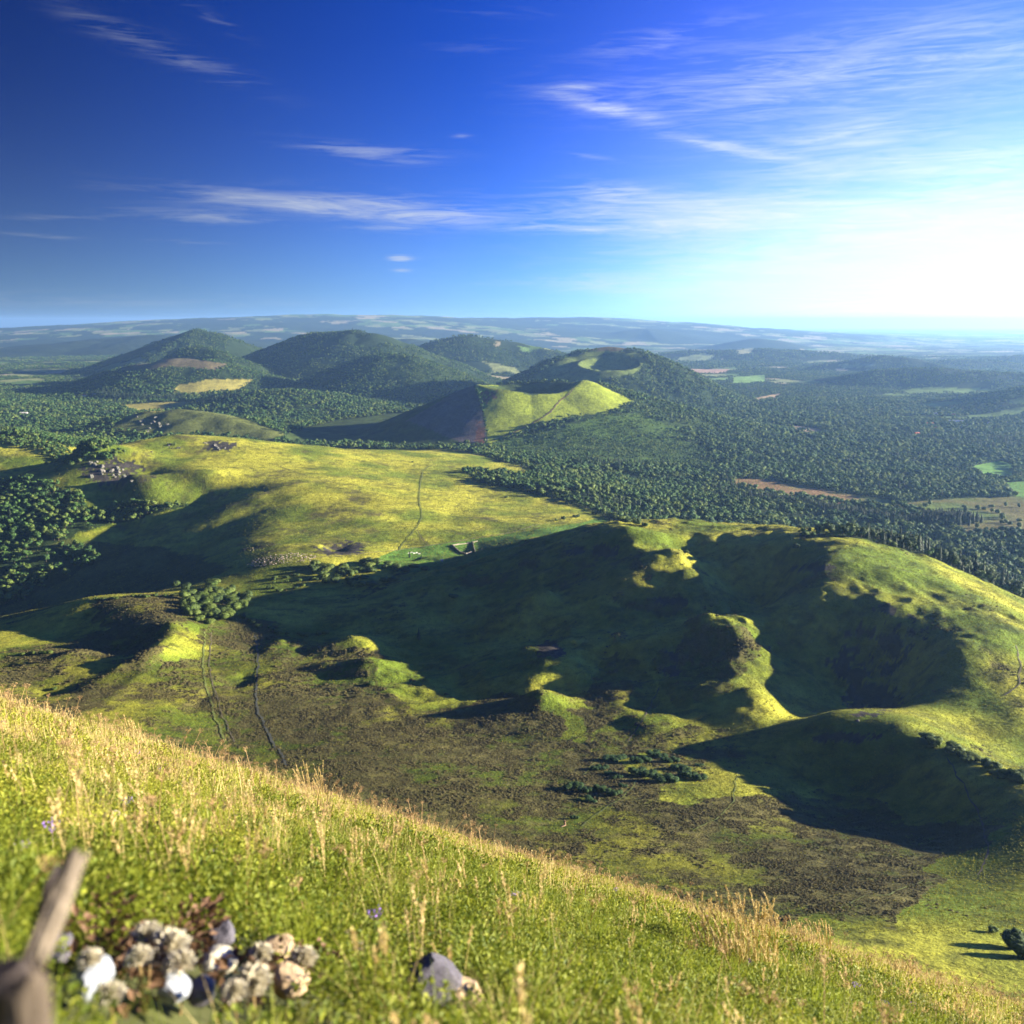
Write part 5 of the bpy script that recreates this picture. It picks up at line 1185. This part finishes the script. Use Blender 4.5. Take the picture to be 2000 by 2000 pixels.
# pale lichened stones, dark stones and brown dead plants in the near left corner
for px, py, w, mt, lb in stones:
    x, y, z = slope_at(px, py); r = 1.2*w*y/1804
    me = rock_mesh(rng, 3, mt, .12, 'stone'); o = bpy.data.objects.new('stone', me); COL.objects.link(o); o.location = (x, y, z+r*.45+.09); o.scale = (r, r*.9, r*.75); o.rotation_euler = (rng.normal()*.3, rng.normal()*.3, rng.random()*6.28)
    # each stone tops a small heap so that it is not lost in the herbs
    tag(o, lb, 'stone', 'stones in the near left corner')
M_FLUFF = mat_leaf('white_down', (.42,.38,.27), (.68,.63,.48), .3, .1)
for px, py, w, lb in heads:
    x, y, z = slope_at(px, py); f_ = .84 if y > 2 else .92; s_, t_ = ray(px, py); y2 = y*f_; top = np.array([s_*y2, y2, t_*y2]); r = w*y2/1804*1.15
    g0 = np.array([top[0]-.03, top[1]+.04, slope_h(top[0]-.03, top[1]+.04)]); r_ = root('seed_head_plant', tuple(map(float, g0)), lb, 'flower', 'white seed heads in the near left corner')
    n = 420; d = unit(n, rng); d[:,2] = np.abs(d[:,2])*.9-.2; ln = r*(.75+.5*rng.random((n, 1))); t1 = np.cross(d, unit(n, rng)); t1 /= np.linalg.norm(t1, axis=1, keepdims=True)
    c_ = top-g0; a_ = c_+d*ln*.15; b_ = c_+d*ln*.8+t1*r*.09; e_ = c_+d*ln; h_ = c_+d*ln*.8-t1*r*.09
    part('seed_head', np.stack([a_, b_, e_, h_], 1).reshape(-1, 3), [[4*i, 4*i+1, 4*i+2, 4*i+3] for i in range(n)], [M_FLUFF], r_)
    v, f = tube([(0,0,-.02), (c_*.5+np.array([.015,0,0])), c_-np.array([0,0,r*.3])], [.005,.004,.004], 5); part('stem', v, f, [M_DRY], r_)
dead = [(215,1800),(240,1835),(200,1850),(395,1845),(375,1870),(250,1905),(300,1935),(560,1930),(150,1900),(470,1965),(620,1920),(260,1960),(345,1915)]
V_, F_ = [], []; n0 = 0; parts = []
for px, py in dead:
    x, y, z = slope_at(px, py); v, f = herb(70, .055, rng, .13, .26); parts.append((v+np.array([x, y, z]), f, 0))
v, f, m_ = join(parts); o = bpy.data.objects.new('dead_leaves', mesh_of('dead_leaves', v, f, [mat_leaf('dead_brown_leaves', (.070,.038,.020), (.17,.095,.05), .2, .3)])); COL.objects.link(o); tag(o, 'brown dead leaves around the pale stones', kind='stuff')
# ------------------------------------------------------------------ the air
def haze(density, color, aniso):
    x0, x1, y0, y1, z0, z1 = -80000, 100000, -9000, 90000, -760, 150
    v = [(x, y, z) for z in (z0, z1) for y in (y0, y1) for x in (x0, x1)]
    f = [(0,2,3,1),(4,5,7,6),(0,1,5,4),(2,6,7,3),(0,4,6,2),(1,3,7,5)]
    me = bpy.data.meshes.new('haze'); me.from_pydata(v, [], f); o = bpy.data.objects.new('haze', me); COL.objects.link(o)
    m = bpy.data.materials.new('haze'); m.use_nodes = True; t = m.node_tree; t.nodes.clear()
    out = t.nodes.new('ShaderNodeOutputMaterial'); p = t.nodes.new('ShaderNodeVolumePrincipled'); t.links.new(p.outputs[0], out.inputs['Volume'])
    p.inputs['Color'].default_value = color; p.inputs['Density'].default_value = density; p.inputs['Anisotropy'].default_value = aniso
    me.materials.append(m)
    tag(o, 'thin blue haze lying over the far plain and hills', kind='stuff')
haze(3.3e-5, (.32, .60, 1.0, 1), .42)
